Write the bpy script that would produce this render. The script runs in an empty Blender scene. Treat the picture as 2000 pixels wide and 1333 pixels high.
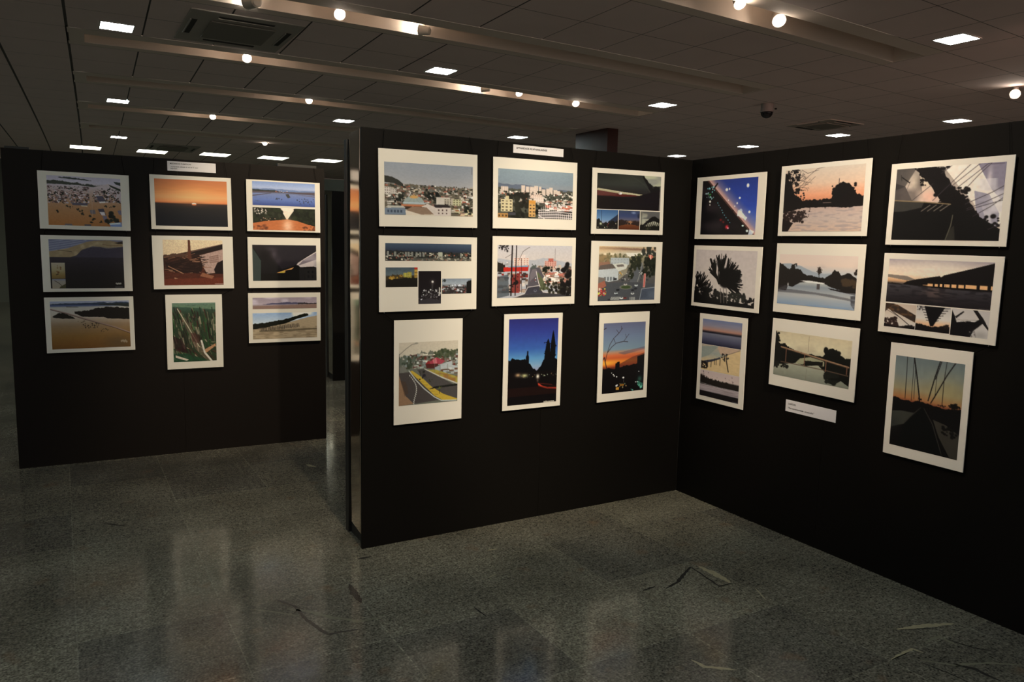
import bpy, bmesh, math, random
import numpy as np
from mathutils import Matrix, Vector
sc = bpy.context.scene
C = sc.collection
PI = math.pi

# ------------------------------------------------------------------ camera
F_PX = 1495.116; PITCH = -0.124398; ROLL = 0.0221717; YAW = 0.5328547; CAM_H = 1.62928
def cam_axes():
    cy, sy, cp, sp = math.cos(YAW), math.sin(YAW), math.cos(PITCH), math.sin(PITCH)
    f = Vector((sy*cp, cy*cp, sp)); r = Vector((cy, -sy, 0)); u = r.cross(f)
    cr, sr = math.cos(ROLL), math.sin(ROLL)
    return cr*r + sr*u, -sr*r + cr*u, f
cam_data = bpy.data.cameras.new('camera'); cam = bpy.data.objects.new('camera', cam_data); C.objects.link(cam)
_r, _u, _f = cam_axes()
cam.matrix_world = Matrix(((_r.x, _u.x, -_f.x, 0), (_r.y, _u.y, -_f.y, 0), (_r.z, _u.z, -_f.z, CAM_H), (0, 0, 0, 1)))
cam_data.sensor_width = 36; cam_data.lens = F_PX*36/2000; cam_data.clip_start = .05
sc.camera = cam

# ------------------------------------------------------------------ world, exposure
sc.view_settings.view_transform = 'Standard'; sc.view_settings.look = 'None'
sc.view_settings.exposure = 0.0; sc.view_settings.gamma = 1
sc.cycles.use_denoising = True
sc.cycles.max_bounces = 6; sc.cycles.diffuse_bounces = 4; sc.cycles.glossy_bounces = 3
sc.cycles.sample_clamp_indirect = 4
W_ = bpy.data.worlds.new('world'); sc.world = W_; W_.use_nodes = True
W_.node_tree.nodes['Background'].inputs[0].default_value = (1.0, .83, .70, 1)
W_.node_tree.nodes['Background'].inputs[1].default_value = 0.265

def lamp(name, loc, target, power, size_deg, blend=.6, col=(1, .82, .58), parent=None, radius=.03):
    d = bpy.data.lights.new(name, 'SPOT'); d.energy = power; d.spot_size = math.radians(size_deg); d.spot_blend = blend
    d.color = col; d.shadow_soft_size = radius
    o = bpy.data.objects.new(name, d); C.objects.link(o)
    v = Vector(target) - Vector(loc)
    o.matrix_world = Matrix.Translation(loc) @ v.to_track_quat('-Z', 'Y').to_matrix().to_4x4()
    if parent:
        o.parent = parent; o.matrix_parent_inverse = parent.matrix_world.inverted()
    return o

# ------------------------------------------------------------------ helpers
def lin(c):
    c = np.asarray(c, float)/255
    return np.where(c <= .04045, c/12.92, ((c+.055)/1.055)**2.4)
def mat(name, col, rough=.6, metal=0, spec=.5, emit=None, estr=0, noise=None, coat=0):
    m = bpy.data.materials.new(name); m.use_nodes = True
    nt = m.node_tree; b = nt.nodes['Principled BSDF']
    b.inputs['Base Color'].default_value = (*col, 1); b.inputs['Roughness'].default_value = rough
    b.inputs['Metallic'].default_value = metal; b.inputs['Specular IOR Level'].default_value = spec
    b.inputs['Coat Weight'].default_value = coat
    if emit:
        b.inputs['Emission Color'].default_value = (*emit, 1); b.inputs['Emission Strength'].default_value = estr
    if noise:
        sc_, amt = noise
        tc = nt.nodes.new('ShaderNodeTexCoord'); n = nt.nodes.new('ShaderNodeTexNoise'); n.inputs['Scale'].default_value = sc_
        n.inputs['Detail'].default_value = 4
        r = nt.nodes.new('ShaderNodeMapRange'); r.inputs['To Min'].default_value = 1-amt; r.inputs['To Max'].default_value = 1+amt
        mx = nt.nodes.new('ShaderNodeMix'); mx.data_type = 'RGBA'; mx.blend_type = 'MULTIPLY'; mx.inputs['Factor'].default_value = 1
        mx.inputs['A'].default_value = (*col, 1)
        nt.links.new(tc.outputs['Object'], n.inputs['Vector']); nt.links.new(n.outputs['Fac'], r.inputs['Value'])
        nt.links.new(r.outputs['Result'], mx.inputs['B']); nt.links.new(mx.outputs['Result'], b.inputs['Base Color'])
    return m
class MB:
    def __init__(s): s.v = []; s.f = []; s.m = []
    def poly(s, pts, mi=0):
        n = len(s.v); s.v += [tuple(p) for p in pts]; s.f.append(tuple(range(n, n+len(pts)))); s.m.append(mi)
    def box(s, lo, hi, mi=0, T=None):
        x0, y0, z0 = lo; x1, y1, z1 = hi
        p = [Vector(q) for q in ((x0,y0,z0),(x1,y0,z0),(x1,y1,z0),(x0,y1,z0),(x0,y0,z1),(x1,y0,z1),(x1,y1,z1),(x0,y1,z1))]
        if T is not None: p = [T @ q for q in p]
        n = len(s.v); s.v += [tuple(q) for q in p]
        for q in ((0,3,2,1),(4,5,6,7),(0,1,5,4),(1,2,6,5),(2,3,7,6),(3,0,4,7)):
            s.f.append(tuple(n+i for i in q)); s.m.append(mi)
    def lathe(s, prof, T=None, n=24, mi=0, cap=True):
        T = T or Matrix()
        b = len(s.v)
        for r, z in prof:
            for k in range(n):
                a = 2*PI*k/n; s.v.append(tuple(T @ Vector((r*math.cos(a), r*math.sin(a), z))))
        for i in range(len(prof)-1):
            for k in range(n):
                k2 = (k+1) % n
                s.f.append((b+i*n+k, b+i*n+k2, b+(i+1)*n+k2, b+(i+1)*n+k)); s.m.append(mi)
        if cap:
            s.f.append(tuple(b+k for k in reversed(range(n)))); s.m.append(mi)
            s.f.append(tuple(b+(len(prof)-1)*n+k for k in range(n))); s.m.append(mi)
    def tube(s, pts, r, n=8, mi=0):
        for a, b_ in zip(pts[:-1], pts[1:]):
            a = Vector(a); b_ = Vector(b_); d = b_-a
            T = Matrix.Translation(a) @ d.to_track_quat('Z', 'Y').to_matrix().to_4x4()
            s.lathe([(r, 0), (r, d.length)], T, n, mi)
    def build(s, name, mats, parent=None, bevel=0, smooth=False):
        me = bpy.data.meshes.new(name); me.from_pydata(s.v, [], s.f)
        for m in (mats if isinstance(mats, (list, tuple)) else [mats]): me.materials.append(m)
        me.polygons.foreach_set('material_index', s.m)
        if smooth: me.shade_smooth()
        me.update()
        o = bpy.data.objects.new(name, me); C.objects.link(o)
        if parent: o.parent = parent
        if bevel:
            md = o.modifiers.new('bevel', 'BEVEL'); md.width = bevel; md.segments = 2; md.limit_method = 'ANGLE'
        return o
def thing(name, label, cat, M=None, group=None):
    o = bpy.data.objects.new(name, None); C.objects.link(o); o.empty_display_size = .1
    if M is not None: o.matrix_world = M
    o['label'] = label; o['category'] = cat
    if group: o['group'] = group
    return o
def tag(o, label, cat, group=None):
    o['label'] = label; o['category'] = cat
    if group: o['group'] = group
    return o
def struct(o): o['kind'] = 'structure'; return o

# ------------------------------------------------------------------ ceiling layout (grid bent in plan by a fitted warp imitating lens distortion)
CEIL = 3.429
WCO = np.array([[0.04107, 0.11414], [0.28196, -0.09563], [0.09647, 0.449], [-0.03231, -0.05627], [-0.30858, -0.02351], [-0.57053, -0.97814], [0.24997, 0.12662], [1.08044, 1.25539], [-0.0776, 0.27609], [-0.36923, -0.5423]])
def warp(x, y):
    y = y + .010*max(0, y-8)**2
    X, Y = x/10, y/10
    b = np.array([X**i*Y**j for i in range(4) for j in range(4-i)])
    d = b @ WCO
    return x+float(d[0]), y+float(d[1])

# ------------------------------------------------------------------ materials
M_tile = mat('ceiling_tile_white', (.88, .76, .73), .9, noise=(3, .05))
M_gyp = mat('plaster_white', (.86, .77, .69), .8)
M_seam = mat('ceiling_seam_grey', (.12, .12, .115), .8)
M_panel = mat('panel_black_laminate', (.0064, .0056, .0050), .5, spec=.08, noise=(1.5, .12))
M_brown = mat('panel_dark_brown_laminate', (.0115, .0090, .0080), .5, spec=.10, noise=(1.5, .12))
M_panel2 = mat('panel_edge_black', (.012, .012, .012), .5)
M_steel = mat('brushed_stainless_steel', (.74, .66, .57), .10, metal=1)
M_board = mat('white_foam_board', (.81, .78, .72), .6, spec=.3)
M_cord = mat('black_cord', (.004, .004, .004), .9, spec=0)
M_card = mat('white_paper_card', (.80, .78, .82), .6)
M_ink = mat('black_ink', (.03, .03, .035), .6)
M_white_metal = mat('white_enamel', (.62, .60, .55), .35)
M_wood = mat('dark_mahogany', (.055, .018, .013), .5, noise=(6, .35))
M_acgrey = mat('air_conditioner_plastic', (.46, .44, .40), .6)
M_acdark = mat('air_slot_black', (.006, .006, .006), .6)
M_grille = mat('air_grille_grey', (.26, .25, .22), .7)
M_cool = mat('cool_white_diffuser', (.9, .9, .9), .5, emit=(.86, 1.0, .98), estr=62)
M_warm = mat('warm_halogen_glass', (.9, .9, .9), .5, emit=(1, .86, .72), estr=40)
M_fluo = mat('fluorescent_diffuser', (.9, .9, .9), .5, emit=(.97, 1, .80), estr=9)
M_domeblk = mat('smoked_dome', (.006, .006, .008), .08, coat=.5)
M_wallfar = mat('grey_green_wall', (.16, .17, .14), .8)
M_camgrey = mat('camera_plastic_grey', (.26, .24, .23), .6)
M_dkgreen = mat('dark_green_grey_board', (.045, .050, .038), .8)
M_chrome = mat('chrome', (.6, .6, .6), .2, metal=1)
M_winlight = mat('daylight_pane', (.3, .4, .4), .2, emit=(.55, .8, .85), estr=.5)

def floor_mat():
    m = bpy.data.materials.new('polished_green_granite'); m.use_nodes = True; nt = m.node_tree; L = nt.links.new
    b = nt.nodes['Principled BSDF']
    tc = nt.nodes.new('ShaderNodeTexCoord')
    mp = nt.nodes.new('ShaderNodeMapping'); mp.inputs['Location'].default_value = (-2.25+5.65, -2.27+5.55, 0)
    L(tc.outputs['Object'], mp.inputs['Vector'])
    br = nt.nodes.new('ShaderNodeTexBrick'); br.offset = 0; br.squash = 1
    br.inputs['Scale'].default_value = 1; br.inputs['Brick Width'].default_value = .565; br.inputs['Row Height'].default_value = .555
    br.inputs['Mortar Size'].default_value = .0035; br.inputs['Mortar Smooth'].default_value = .3; br.inputs['Bias'].default_value = 0
    br.inputs['Color1'].default_value = (.140, .132, .102, 1); br.inputs['Color2'].default_value = (.088, .084, .070, 1)
    br.inputs['Mortar'].default_value = (.150, .145, .115, 1)
    L(mp.outputs['Vector'], br.inputs['Vector'])
    def noise(scale, detail, lo, hi, fmin=.3, fmax=.7):
        n = nt.nodes.new('ShaderNodeTexNoise'); n.inputs['Scale'].default_value = scale; n.inputs['Detail'].default_value = detail
        L(tc.outputs['Object'], n.inputs['Vector'])
        r = nt.nodes.new('ShaderNodeMapRange'); r.inputs['From Min'].default_value = fmin; r.inputs['From Max'].default_value = fmax
        r.inputs['To Min'].default_value = lo; r.inputs['To Max'].default_value = hi
        L(n.outputs['Fac'], r.inputs['Value']); return r.outputs['Result']
    cur = br.outputs['Color']
    for a in (noise(105, 4, .32, 1.8), noise(38, 3, .66, 1.36), noise(2.2, 4, .72, 1.28)):
        mx = nt.nodes.new('ShaderNodeMix'); mx.data_type = 'RGBA'; mx.blend_type = 'MULTIPLY'; mx.inputs['Factor'].default_value = 1
        L(cur, mx.inputs['A']); L(a, mx.inputs['B']); cur = mx.outputs['Result']
    rust = noise(5.5, 2, 0, .5, .64, .78)
    mx = nt.nodes.new('ShaderNodeMix'); mx.data_type = 'RGBA'; L(rust, mx.inputs['Factor']); L(cur, mx.inputs['A'])
    mx.inputs['B'].default_value = (.15, .085, .045, 1); cur = mx.outputs['Result']
    L(cur, b.inputs['Base Color'])
    L(noise(9, 3, .10, .17), b.inputs['Roughness']); b.inputs['Specular IOR Level'].default_value = .5
    return m
M_floor = floor_mat()
M_cream = mat('cream_vein', (.30, .27, .18), .2, noise=(60, .3))
M_black = mat('black_vein', (.03, .028, .026), .2, noise=(60, .3))
M_dull = mat('pale_vein', (.15, .15, .11), .2, noise=(60, .3))

# ------------------------------------------------------------------ floor and outer walls
fl = MB()
fl.poly([(-9, -4, 0), (14, -4, 0), (14, 24, 0), (-9, 24, 0)])
def ribbon(pts, w, mi, seed, z=.0006):
    rnd = random.Random(seed); L_, R_ = [], []
    P = []
    for a, b in zip(pts[:-1], pts[1:]):
        n = max(2, int(math.hypot(b[0]-a[0], b[1]-a[1])/.015))
        P += [(a[0]+(b[0]-a[0])*k/n, a[1]+(b[1]-a[1])*k/n) for k in range(n)]
    P.append(pts[-1]); N = len(P)
    for i, p in enumerate(P):
        q = P[min(i+1, N-1)]; o = P[max(i-1, 0)]; dx, dy = q[0]-o[0], q[1]-o[1]; l = math.hypot(dx, dy) or 1
        t = i/(N-1); ww = w*(.25+.75*math.sin(PI*min(1, max(0, t)))**.6)
        a_, b_ = ww*rnd.uniform(.5, 1.2), ww*rnd.uniform(.5, 1.2)
        L_.append((p[0]-dy/l*a_, p[1]+dx/l*a_, z)); R_.append((p[0]+dy/l*b_, p[1]-dx/l*b_, z))
    for i in range(N-1): fl.poly([R_[i], R_[i+1], L_[i+1], L_[i]], mi)
ribbon([(2.782, 2.761), (2.787, 2.64), (2.78, 2.544)], 0.022, 1, 3)
ribbon([(2.448, 2.641), (2.544, 2.667), (2.739, 2.776)], 0.01, 2, 4)
ribbon([(2.739, 2.776), (2.722, 2.674), (2.702, 2.539), (2.785, 2.535)], 0.007, 2, 5)
ribbon([(3.083, 1.86), (3.207, 1.825), (3.358, 1.771)], 0.016, 1, 6)
ribbon([(3.085, 1.854), (3.25, 1.782)], 0.004, 2, 7)
ribbon([(3.089, 1.734), (3.189, 1.734), (3.18, 1.652)], 0.012, 3, 8)
ribbon([(2.826, 1.719), (2.985, 1.728), (2.996, 1.686)], 0.009, 1, 9)
ribbon([(2.826, 1.715), (2.944, 1.718)], 0.004, 2, 10)
ribbon([(3.193, 1.703), (3.222, 1.611), (3.274, 1.547)], 0.005, 2, 11)
ribbon([(3.019, 1.577), (3.06, 1.513), (3.059, 1.416)], 0.012, 2, 12)
ribbon([(2.925, 1.662), (3.008, 1.575), (3.154, 1.513), (3.264, 1.437)], 0.008, 3, 13)
ribbon([(2.915, 1.645), (2.933, 1.552), (2.943, 1.478)], 0.004, 2, 14)
ribbon([(2.104, 2.102), (2.114, 2.041), (2.211, 1.96)], 0.01, 1, 15)
ribbon([(2.713, 1.973), (2.685, 1.889)], 0.005, 3, 16)
ribbon([(2.842, 2.44), (2.792, 2.333)], 0.004, 1, 17)
ribbon([(1.125, 3.391), (1.114, 3.286), (1.113, 3.182)], 0.018, 2, 18)
ribbon([(1.005, 3.343), (1.111, 3.367)], 0.008, 3, 19)
ribbon([(0.782, 3.391), (0.837, 3.288), (0.852, 3.136), (0.893, 2.975), (1.02, 2.956)], 0.01, 2, 20)
ribbon([(0.801, 3.28), (0.874, 3.214), (0.939, 3.126), (1.042, 3.02), (1.131, 3.009)], 0.012, 3, 21)
ribbon([(0.622, 3.374), (0.735, 3.287), (0.841, 3.178)], 0.005, 3, 22)
ribbon([(1.908, 3.446), (1.967, 3.439)], 0.009, 1, 23)
ribbon([(1.263, 3.659), (1.331, 3.653)], 0.01, 2, 24)
ribbon([(1.488, 5.454), (1.533, 5.36)], 0.018, 1, 25)
ribbon([(1.742, 3.145), (1.807, 3.165)], 0.004, 1, 26)
ribbon([(1.872, 3.0), (1.939, 2.99)], 0.004, 3, 27)
ribbon([(2.335, 2.676), (2.423, 2.686)], 0.008, 2, 28)
ribbon([(1.543, 2.905), (1.553, 2.802)], 0.005, 2, 29)
ribbon([(0.14, 4.8), (0.251, 4.698)], 0.008, 2, 30)
ribbon([(2.98, 2.651), (3.198, 2.709)], 0.004, 3, 31)
ribbon([(3.117, 3.311), (3.137, 3.262)], 0.01, 3, 32)
ribbon([(1.887, 2.862), (1.949, 2.848)], 0.012, 3, 33)
struct(fl.build('floor', [M_floor, M_cream, M_black, M_dull]))
def wallbox(name, lo, hi, m):
    b = MB(); b.box(lo, hi); return struct(b.build(name, m))
wallbox('wall_back', (-9, 22.0, 0), (14, 22.2, 3.40), M_wallfar)
wallbox('wall_right', (14.0, -4, 0), (14.2, 24, 3.40), M_wood)
wl = MB(); wl.box((-9.2, -4, 0), (-9, 12, 3.40)); wl.box((-9.2, 16, 0), (-9, 24, 3.40)); wl.box((-9.2, 12, 2.4), (-9, 16, 3.40))
struct(wl.build('wall_left', M_wallfar))
wn = MB(); wn.box((-9.12, 12.03, .05), (-9.08, 15.97, 2.38)); struct(wn.build('window_1', M_winlight))

# ------------------------------------------------------------------ ceiling
ce = MB()
DX, DY, XE, Y0 = .6252, .6345, 6.70, 1.954
XI = [XE+DX*k for k in range(-19, 13)]
YI = [Y0+DY*k for k in range(-9, 33)]
TR_ROWS = {-3, 0, 3, 6, 9, 12, 15, 18}
TX0, TX1 = XE-DX*11, XE
def q(x0, y0, x1, y1, mi, z=CEIL):
    P = [warp(*p) for p in ((x0, y0), (x0, y1), (x1, y1), (x1, y0))]
    ce.poly([(p[0], p[1], z) for p in P], mi)
for i in range(len(XI)-1):
    for j in range(len(YI)-1):
        x0, x1, y0, y1 = XI[i], XI[i+1], YI[j], YI[j+1]
        k = j-9
        intr = k in TR_ROWS and x0 > TX0-.1 and x1 < TX1+.1
        left = x0 < TX0+.1
        gx0 = .012 if x0 < TX0+.1 else (.007 if x0 < 3.4 else .0035)
        gx1 = .012 if x1 < TX0+.1 else (.007 if x1 < 3.4 else .0035)
        gy = .0022 if left else .0035
        if not intr:
            q(x0+gx0, y0+gy, x1-gx1, y1-gy, 0)
        q(x0, y0, x1, y1, 2, CEIL+.006) if not intr else None
OP = {}
for k in TR_ROWS:
    y0, y1 = Y0+DY*k, Y0+DY*(k+1); oy0, oy1 = y0+.19, y1-.13; ox0, ox1 = TX0+.14, TX1-.02
    OP[k] = (ox0, oy0, ox1, oy1)
    for i in range(11):
        a, b = TX0+DX*i, TX0+DX*(i+1)
        q(a, y0+.003, b, oy0, 1); q(a, oy1, b, y1-.003, 1)
    q(TX0-.02, y0, TX0+.02, y1, 2, CEIL+.006); q(TX1-.02, y0, TX1+.02, y1, 2, CEIL+.006); q(TX0, y0-.02, TX1, y0+.02, 2, CEIL+.006); q(TX0, y1-.02, TX1, y1+.02, 2, CEIL+.006)
    q(TX0+.01, oy0, ox0, oy1, 1); q(ox1, oy0, TX1-.003, oy1, 1)
cl = ce.build('ceiling', [M_tile, M_gyp, M_seam]); struct(cl)
TD = .20
for n_, k in enumerate(sorted(TR_ROWS)):
    ox0, oy0, ox1, oy1 = OP[k]; t = MB(); N = 24
    for i in range(N):
        a, b = ox0+(ox1-ox0)*i/N, ox0+(ox1-ox0)*(i+1)/N
        A, B_, C_, D_ = warp(a, oy0), warp(b, oy0), warp(b, oy1), warp(a, oy1)
        zt = CEIL+TD
        t.poly([(*A, CEIL), (*A, zt), (*B_, zt), (*B_, CEIL)]); t.poly([(*D_, CEIL), (*C_, CEIL), (*C_, zt), (*D_, zt)])
        t.poly([(*A, zt), (*D_, zt), (*C_, zt), (*B_, zt)])
    for xx, fl_ in ((ox0, 0), (ox1, 1)):
        A, D_ = warp(xx, oy0), warp(xx, oy1)
        t.poly([(*A, CEIL), (*D_, CEIL), (*D_, CEIL+TD), (*A, CEIL+TD)])
    struct(t.build('trim_%d' % (n_+1), M_gyp))

# ------------------------------------------------------------------ exhibition panels
AX, AY = 3.5435, 3.7703
PH = 2.2
def frame(o, th, z=0):      # x along the wall to the viewer's right, y up, z towards the viewer
    d = Vector((math.cos(th), math.sin(th), 0)); n = Vector((d.y, -d.x, 0))
    return Matrix(((d.x, 0, n.x, o[0]), (d.y, 0, n.y, o[1]), (0, 1, 0, z), (0, 0, 0, 1)))
FA = frame((AX, AY), 0); FB = frame((AX, AY), math.atan2(-math.cos(-.00606), math.sin(-.00606))); FC = frame((-.3124, 6.2141), -.03727)
def panel(name, label, Fm, x0, x1, ends, thick=.315, seams=(), header=False, mt=None):
    t = thing(name, label, 'display panel', Fm @ Matrix.Translation((x0, 0, 0)))
    w = x1-x0
    b = MB(); xs = [0]+list(seams)+[w]
    for a, c in zip(xs[:-1], xs[1:]): b.box((a+(.0006 if a else 0), 0, -.018), (c-(.0006 if c < w else 0), PH, 0))
    b.build('front_board', mt or M_panel, t)
    b = MB(); b.box((.0, 0, -thick), (w, PH-.04, -thick+.045)) if not ends[0] else b.box((.014, 0, -thick), (w, PH-.03, -thick+.045))
    b.build('back_board', M_panel2, t)
    b = MB(); b.box((.03, 0, -thick+.055), (w-.03, .07, -.023)); b.build('plinth', M_panel2, t)
    b = MB(); b.box((.045, PH-.06, -thick+.046), (w-.045, PH-.045, -.0185)); b.build('top_board', M_panel2, t)
    if header:
        b = MB(); b.box((-.35, PH+.001, -.03), (w, PH+.13, 0)); b.build('header_board', M_dkgreen, t)
    for side, on in ((0, ends[0]), (1, ends[1])):
        if not on: continue
        b = MB(); n = 8; r = .02
        prof = [(-.0185, .0), (-.0185, .001)]
        zm = [-.026-(thick-.026-.058)*k/8 for k in range(9)]
        zs = [-.0185, -.019, -.021] + zm + [-thick+.052, -thick+.048, -thick+.0465]
        xs_ = [.014, .005, .002] + [.001+.019*k/8+.0012*(k/8)**2 for k in range(9)] + [.024, .030, .040]
        sg = 1 if side == 0 else -1; ox = 0 if side == 0 else w
        for i in range(len(zs)-1):
            nz = 70
            for k in range(nz):
                ya, yb = .075+(PH-.081)*k/nz, .075+(PH-.081)*(k+1)/nz
                def off(yy, f=1): return .0009*math.sin(yy*7.3+.5)+.0005*math.sin(yy*17.0)
                p = [(ox+sg*(xs_[i]+off(ya)), ya, zs[i]), (ox+sg*(xs_[i+1]+off(ya)), ya, zs[i+1]), (ox+sg*(xs_[i+1]+off(yb)), yb, zs[i+1]), (ox+sg*(xs_[i]+off(yb)), yb, zs[i])]
                b.poly(p if side == 1 else p[::-1])
        o = b.build('steel_end_cap', M_steel, t)
        o.data.shade_smooth()
        o['label'] = 'polished stainless steel end cap'
        bm = bmesh.new(); bm.from_mesh(o.data); bmesh.ops.remove_doubles(bm, verts=bm.verts, dist=.00005); bm.to_mesh(o.data); bm.free()
    return t
panel('exhibition_panel', 'wide black display panel with steel end cap hung with city photographs, centre of room', FA, -2.2209, 0, (1, 0), seams=(1.11,))
panel('exhibition_panel', 'black display panel at right angles to the centre one, hung with river photographs', FB, 0.001, 3.4, (0, 0), seams=(1.12, 2.24))
tC = panel('exhibition_panel', 'free-standing black display panel at left hung with flood and storm photographs', FC, 0, 2.1588, (1, 1), seams=(1.08,), mt=M_brown)
b = MB(); b.box((1.80, PH+.0005, -.06), (2.10, PH+.022, -.02)); b.build('top_cleat', M_panel2, tC)
b = MB(); b.box((.02, PH+.0005, -.06), (.16, PH+.016, -.02)); b.build('top_cleat', M_panel2, tC)
panel('exhibition_panel', 'distant black display panel with steel end glimpsed through the gap beside the centre panel', frame((2.70, 8.69), 0), 0, 2.3, (1, 0), header=True)

# ------------------------------------------------------------------ painter for the photographs
def vnoise(h, w, ny, nx, rng):
    g = rng.random((ny+2, nx+2)); y = np.linspace(0, ny, h, endpoint=False); x = np.linspace(0, nx, w, endpoint=False)
    yi, xi = y.astype(int), x.astype(int); fy, fx = y-yi, x-xi; fy = (fy*fy*(3-2*fy))[:, None]; fx = (fx*fx*(3-2*fx))[None]
    a = g[yi][:, xi]; b = g[yi][:, xi+1]; c = g[yi+1][:, xi]; d = g[yi+1][:, xi+1]
    return (a*(1-fx)+b*fx)*(1-fy)+(c*(1-fx)+d*fx)*fy
class P:
    def __init__(s, w, h, seed=1, cell=.0026):
        s.nc, s.nr = max(8, int(w/cell)), max(8, int(h/cell)); s.w, s.h = s.nc*2, s.nr*2
        s.im = np.zeros((s.h, s.w, 3)); s.rng = np.random.default_rng(seed); s.asp = w/h
        s.X, s.Y = np.meshgrid((np.arange(s.w)+.5)/s.w, (np.arange(s.h)+.5)/s.h)
    def put(s, m, c):
        m = np.clip(m, 0, 1)[..., None]; s.im = s.im*(1-m)+np.asarray(c, float)*m; return s
    def grad(s, st, y0=None, y1=None, horiz=False):
        ax = s.X if horiz else s.Y; v = [q[0] for q in st]
        c = np.stack([np.interp(ax, v, [q[1][k] for q in st]) for k in range(3)], -1)
        m = np.ones_like(s.X)
        if y0 is not None: m = ((s.Y >= y0) & (s.Y < y1)).astype(float)
        return s.put(m, c)
    def mpoly(s, pts):
        ins = np.zeros_like(s.X, bool); n = len(pts)
        for i in range(n):
            x1, y1 = pts[i]; x2, y2 = pts[(i+1) % n]
            if y1 == y2: continue
            c = (y1 > s.Y) != (y2 > s.Y); xx = (x2-x1)*(s.Y-y1)/(y2-y1)+x1; ins ^= c & (s.X < xx)
        return ins.astype(float)
    def poly(s, pts, c, a=1): return s.put(s.mpoly(pts)*a, c)
    def ln(s, pts, wd, c, a=1):
        m = np.zeros_like(s.X); A = s.asp
        for (x1, y1), (x2, y2) in zip(pts[:-1], pts[1:]):
            dx, dy = (x2-x1)*A, y2-y1; l2 = dx*dx+dy*dy+1e-12
            t = np.clip((((s.X-x1)*A)*dx+(s.Y-y1)*dy)/l2, 0, 1)
            d = np.hypot((s.X-x1)*A-t*dx, s.Y-y1-t*dy); m = np.maximum(m, np.clip((wd/2-d)*s.h+.5, 0, 1))
        return s.put(m*a, c)
    def el(s, cx, cy, rx, ry, c, a=1, soft=.15):
        d = np.hypot((s.X-cx)/rx, (s.Y-cy)/ry); return s.put(np.clip((1-d)/soft, 0, 1)*a, c)
    def glow(s, cx, cy, rx, ry, c, a=1):
        d = ((s.X-cx)/rx)**2+((s.Y-cy)/ry)**2; return s.put(np.exp(-d)*a, c)
    def curve(s, pts, amp=0, freq=20):
        xs = np.linspace(0, 1, s.w); f = np.interp(xs, [p[0] for p in pts], [p[1] for p in pts])
        if amp:
            for k, a in ((1, .5), (2, .3), (4.5, .2)):
                n = max(2, int(freq*k)); g = s.rng.random(n+2); f = f+amp*a*2*(np.interp(xs*n, np.arange(n+2), g)-.5)
        return f
    def ridge(s, pts, c, amp=.02, freq=20, base=None, a=1):
        f = s.curve(pts, amp, freq); x0, x1 = pts[0][0], pts[-1][0]
        m = np.clip((s.Y-f[None])*s.h+.5, 0, 1)*((s.X >= x0) & (s.X <= x1))
        if base is not None:
            g = s.curve(base, amp*.3, freq); m = m*np.clip((g[None]-s.Y)*s.h+.5, 0, 1)
        return s.put(m*a, c)
    def rects(s, n, x0, x1, y0, y1, w, h, pal, grow=0, curve=None):
        r = s.rng; ys = np.sort(r.uniform(y0, y1, n))
        for y in ys:
            t = (y-y0)/(y1-y0+1e-9); k = 1+grow*t; x = r.uniform(x0, x1)
            ww, hh = w*k*r.uniform(.5, 1.4), h*k*r.uniform(.5, 1.4); c = pal[r.integers(len(pal))]
            a, b = int(x*s.w), int((x+ww)*s.w)+1; e, f = int(y*s.h), int((y+hh)*s.h)+1
            s.im[max(0, e):min(f, int(y1*s.h)+1), max(0, a):min(b, int(x1*s.w)+1)] = np.array(c)*r.uniform(.85, 1.1)
        return s
    def bld(s, x, y, w, h, c, win=None, nx=3, ny=4, roof=None):
        s.poly([(x, y), (x+w, y), (x+w, y+h), (x, y+h)], c)
        if win:
            for i in range(nx):
                for j in range(ny):
                    a = x+w*(i+.25)/nx; b = y+h*(j+.3)/ny
                    s.poly([(a, b), (a+w*.5/nx, b), (a+w*.5/nx, b+h*.4/ny), (a, b+h*.4/ny)], win)
        if roof: s.poly([(x-w*.08, y), (x+w*.5, y-h*.25), (x+w*1.08, y)], roof)
        return s
    def blobs(s, n, x0, x1, y0, y1, r, pal, a=1, ry=None):
        g = s.rng
        for _ in range(n):
            k = g.uniform(.4, 1.3); s.el(g.uniform(x0, x1), g.uniform(y0, y1), r*k, (ry or r*s.asp)*k, pal[g.integers(len(pal))], a, .4)
        return s
    def tex(s, amp, ny, nx, m=None):
        n = 1+amp*.8*(vnoise(s.h, s.w, ny, nx, s.rng)-.5); n = n if m is None else 1+(n-1)*m
        s.im = np.clip(s.im*n[..., None], 0, 255); return s
    def mixn(s, c, ny, nx, lo=.5, hi=.7, m=None, a=1):
        n = np.clip((vnoise(s.h, s.w, ny, nx, s.rng)-lo)/(hi-lo), 0, 1)*a; return s.put(n if m is None else n*m, c)
    def below(s, y0, y1=2): return ((s.Y >= y0) & (s.Y < y1)).astype(float)
    def tree(s, cx, cy, rx, ry, c, n=60):
        g = s.rng; s.el(cx, cy, rx*.75, ry*.75, c)
        for _ in range(n):
            t = g.uniform(0, 2*PI); k = g.uniform(.6, 1.0); s.el(cx+rx*k*math.cos(t), cy+ry*k*math.sin(t), rx*.16, ry*.16, c)
        return s
    def twig(s, x, y, a, l, w, c, d):
        if d == 0: return s
        x2, y2 = x+l*math.cos(a)/s.asp, y-l*math.sin(a); s.ln([(x, y), (x2, y2)], w, c)
        g = s.rng
        for k in (-1, 1): s.twig(x2, y2, a+k*g.uniform(.2, .55), l*g.uniform(.6, .85), w*.72, c, d-1)
        return s
    def out(s): return s.im.reshape(s.nr, 2, s.nc, 2, 3).mean((1, 3))

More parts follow.
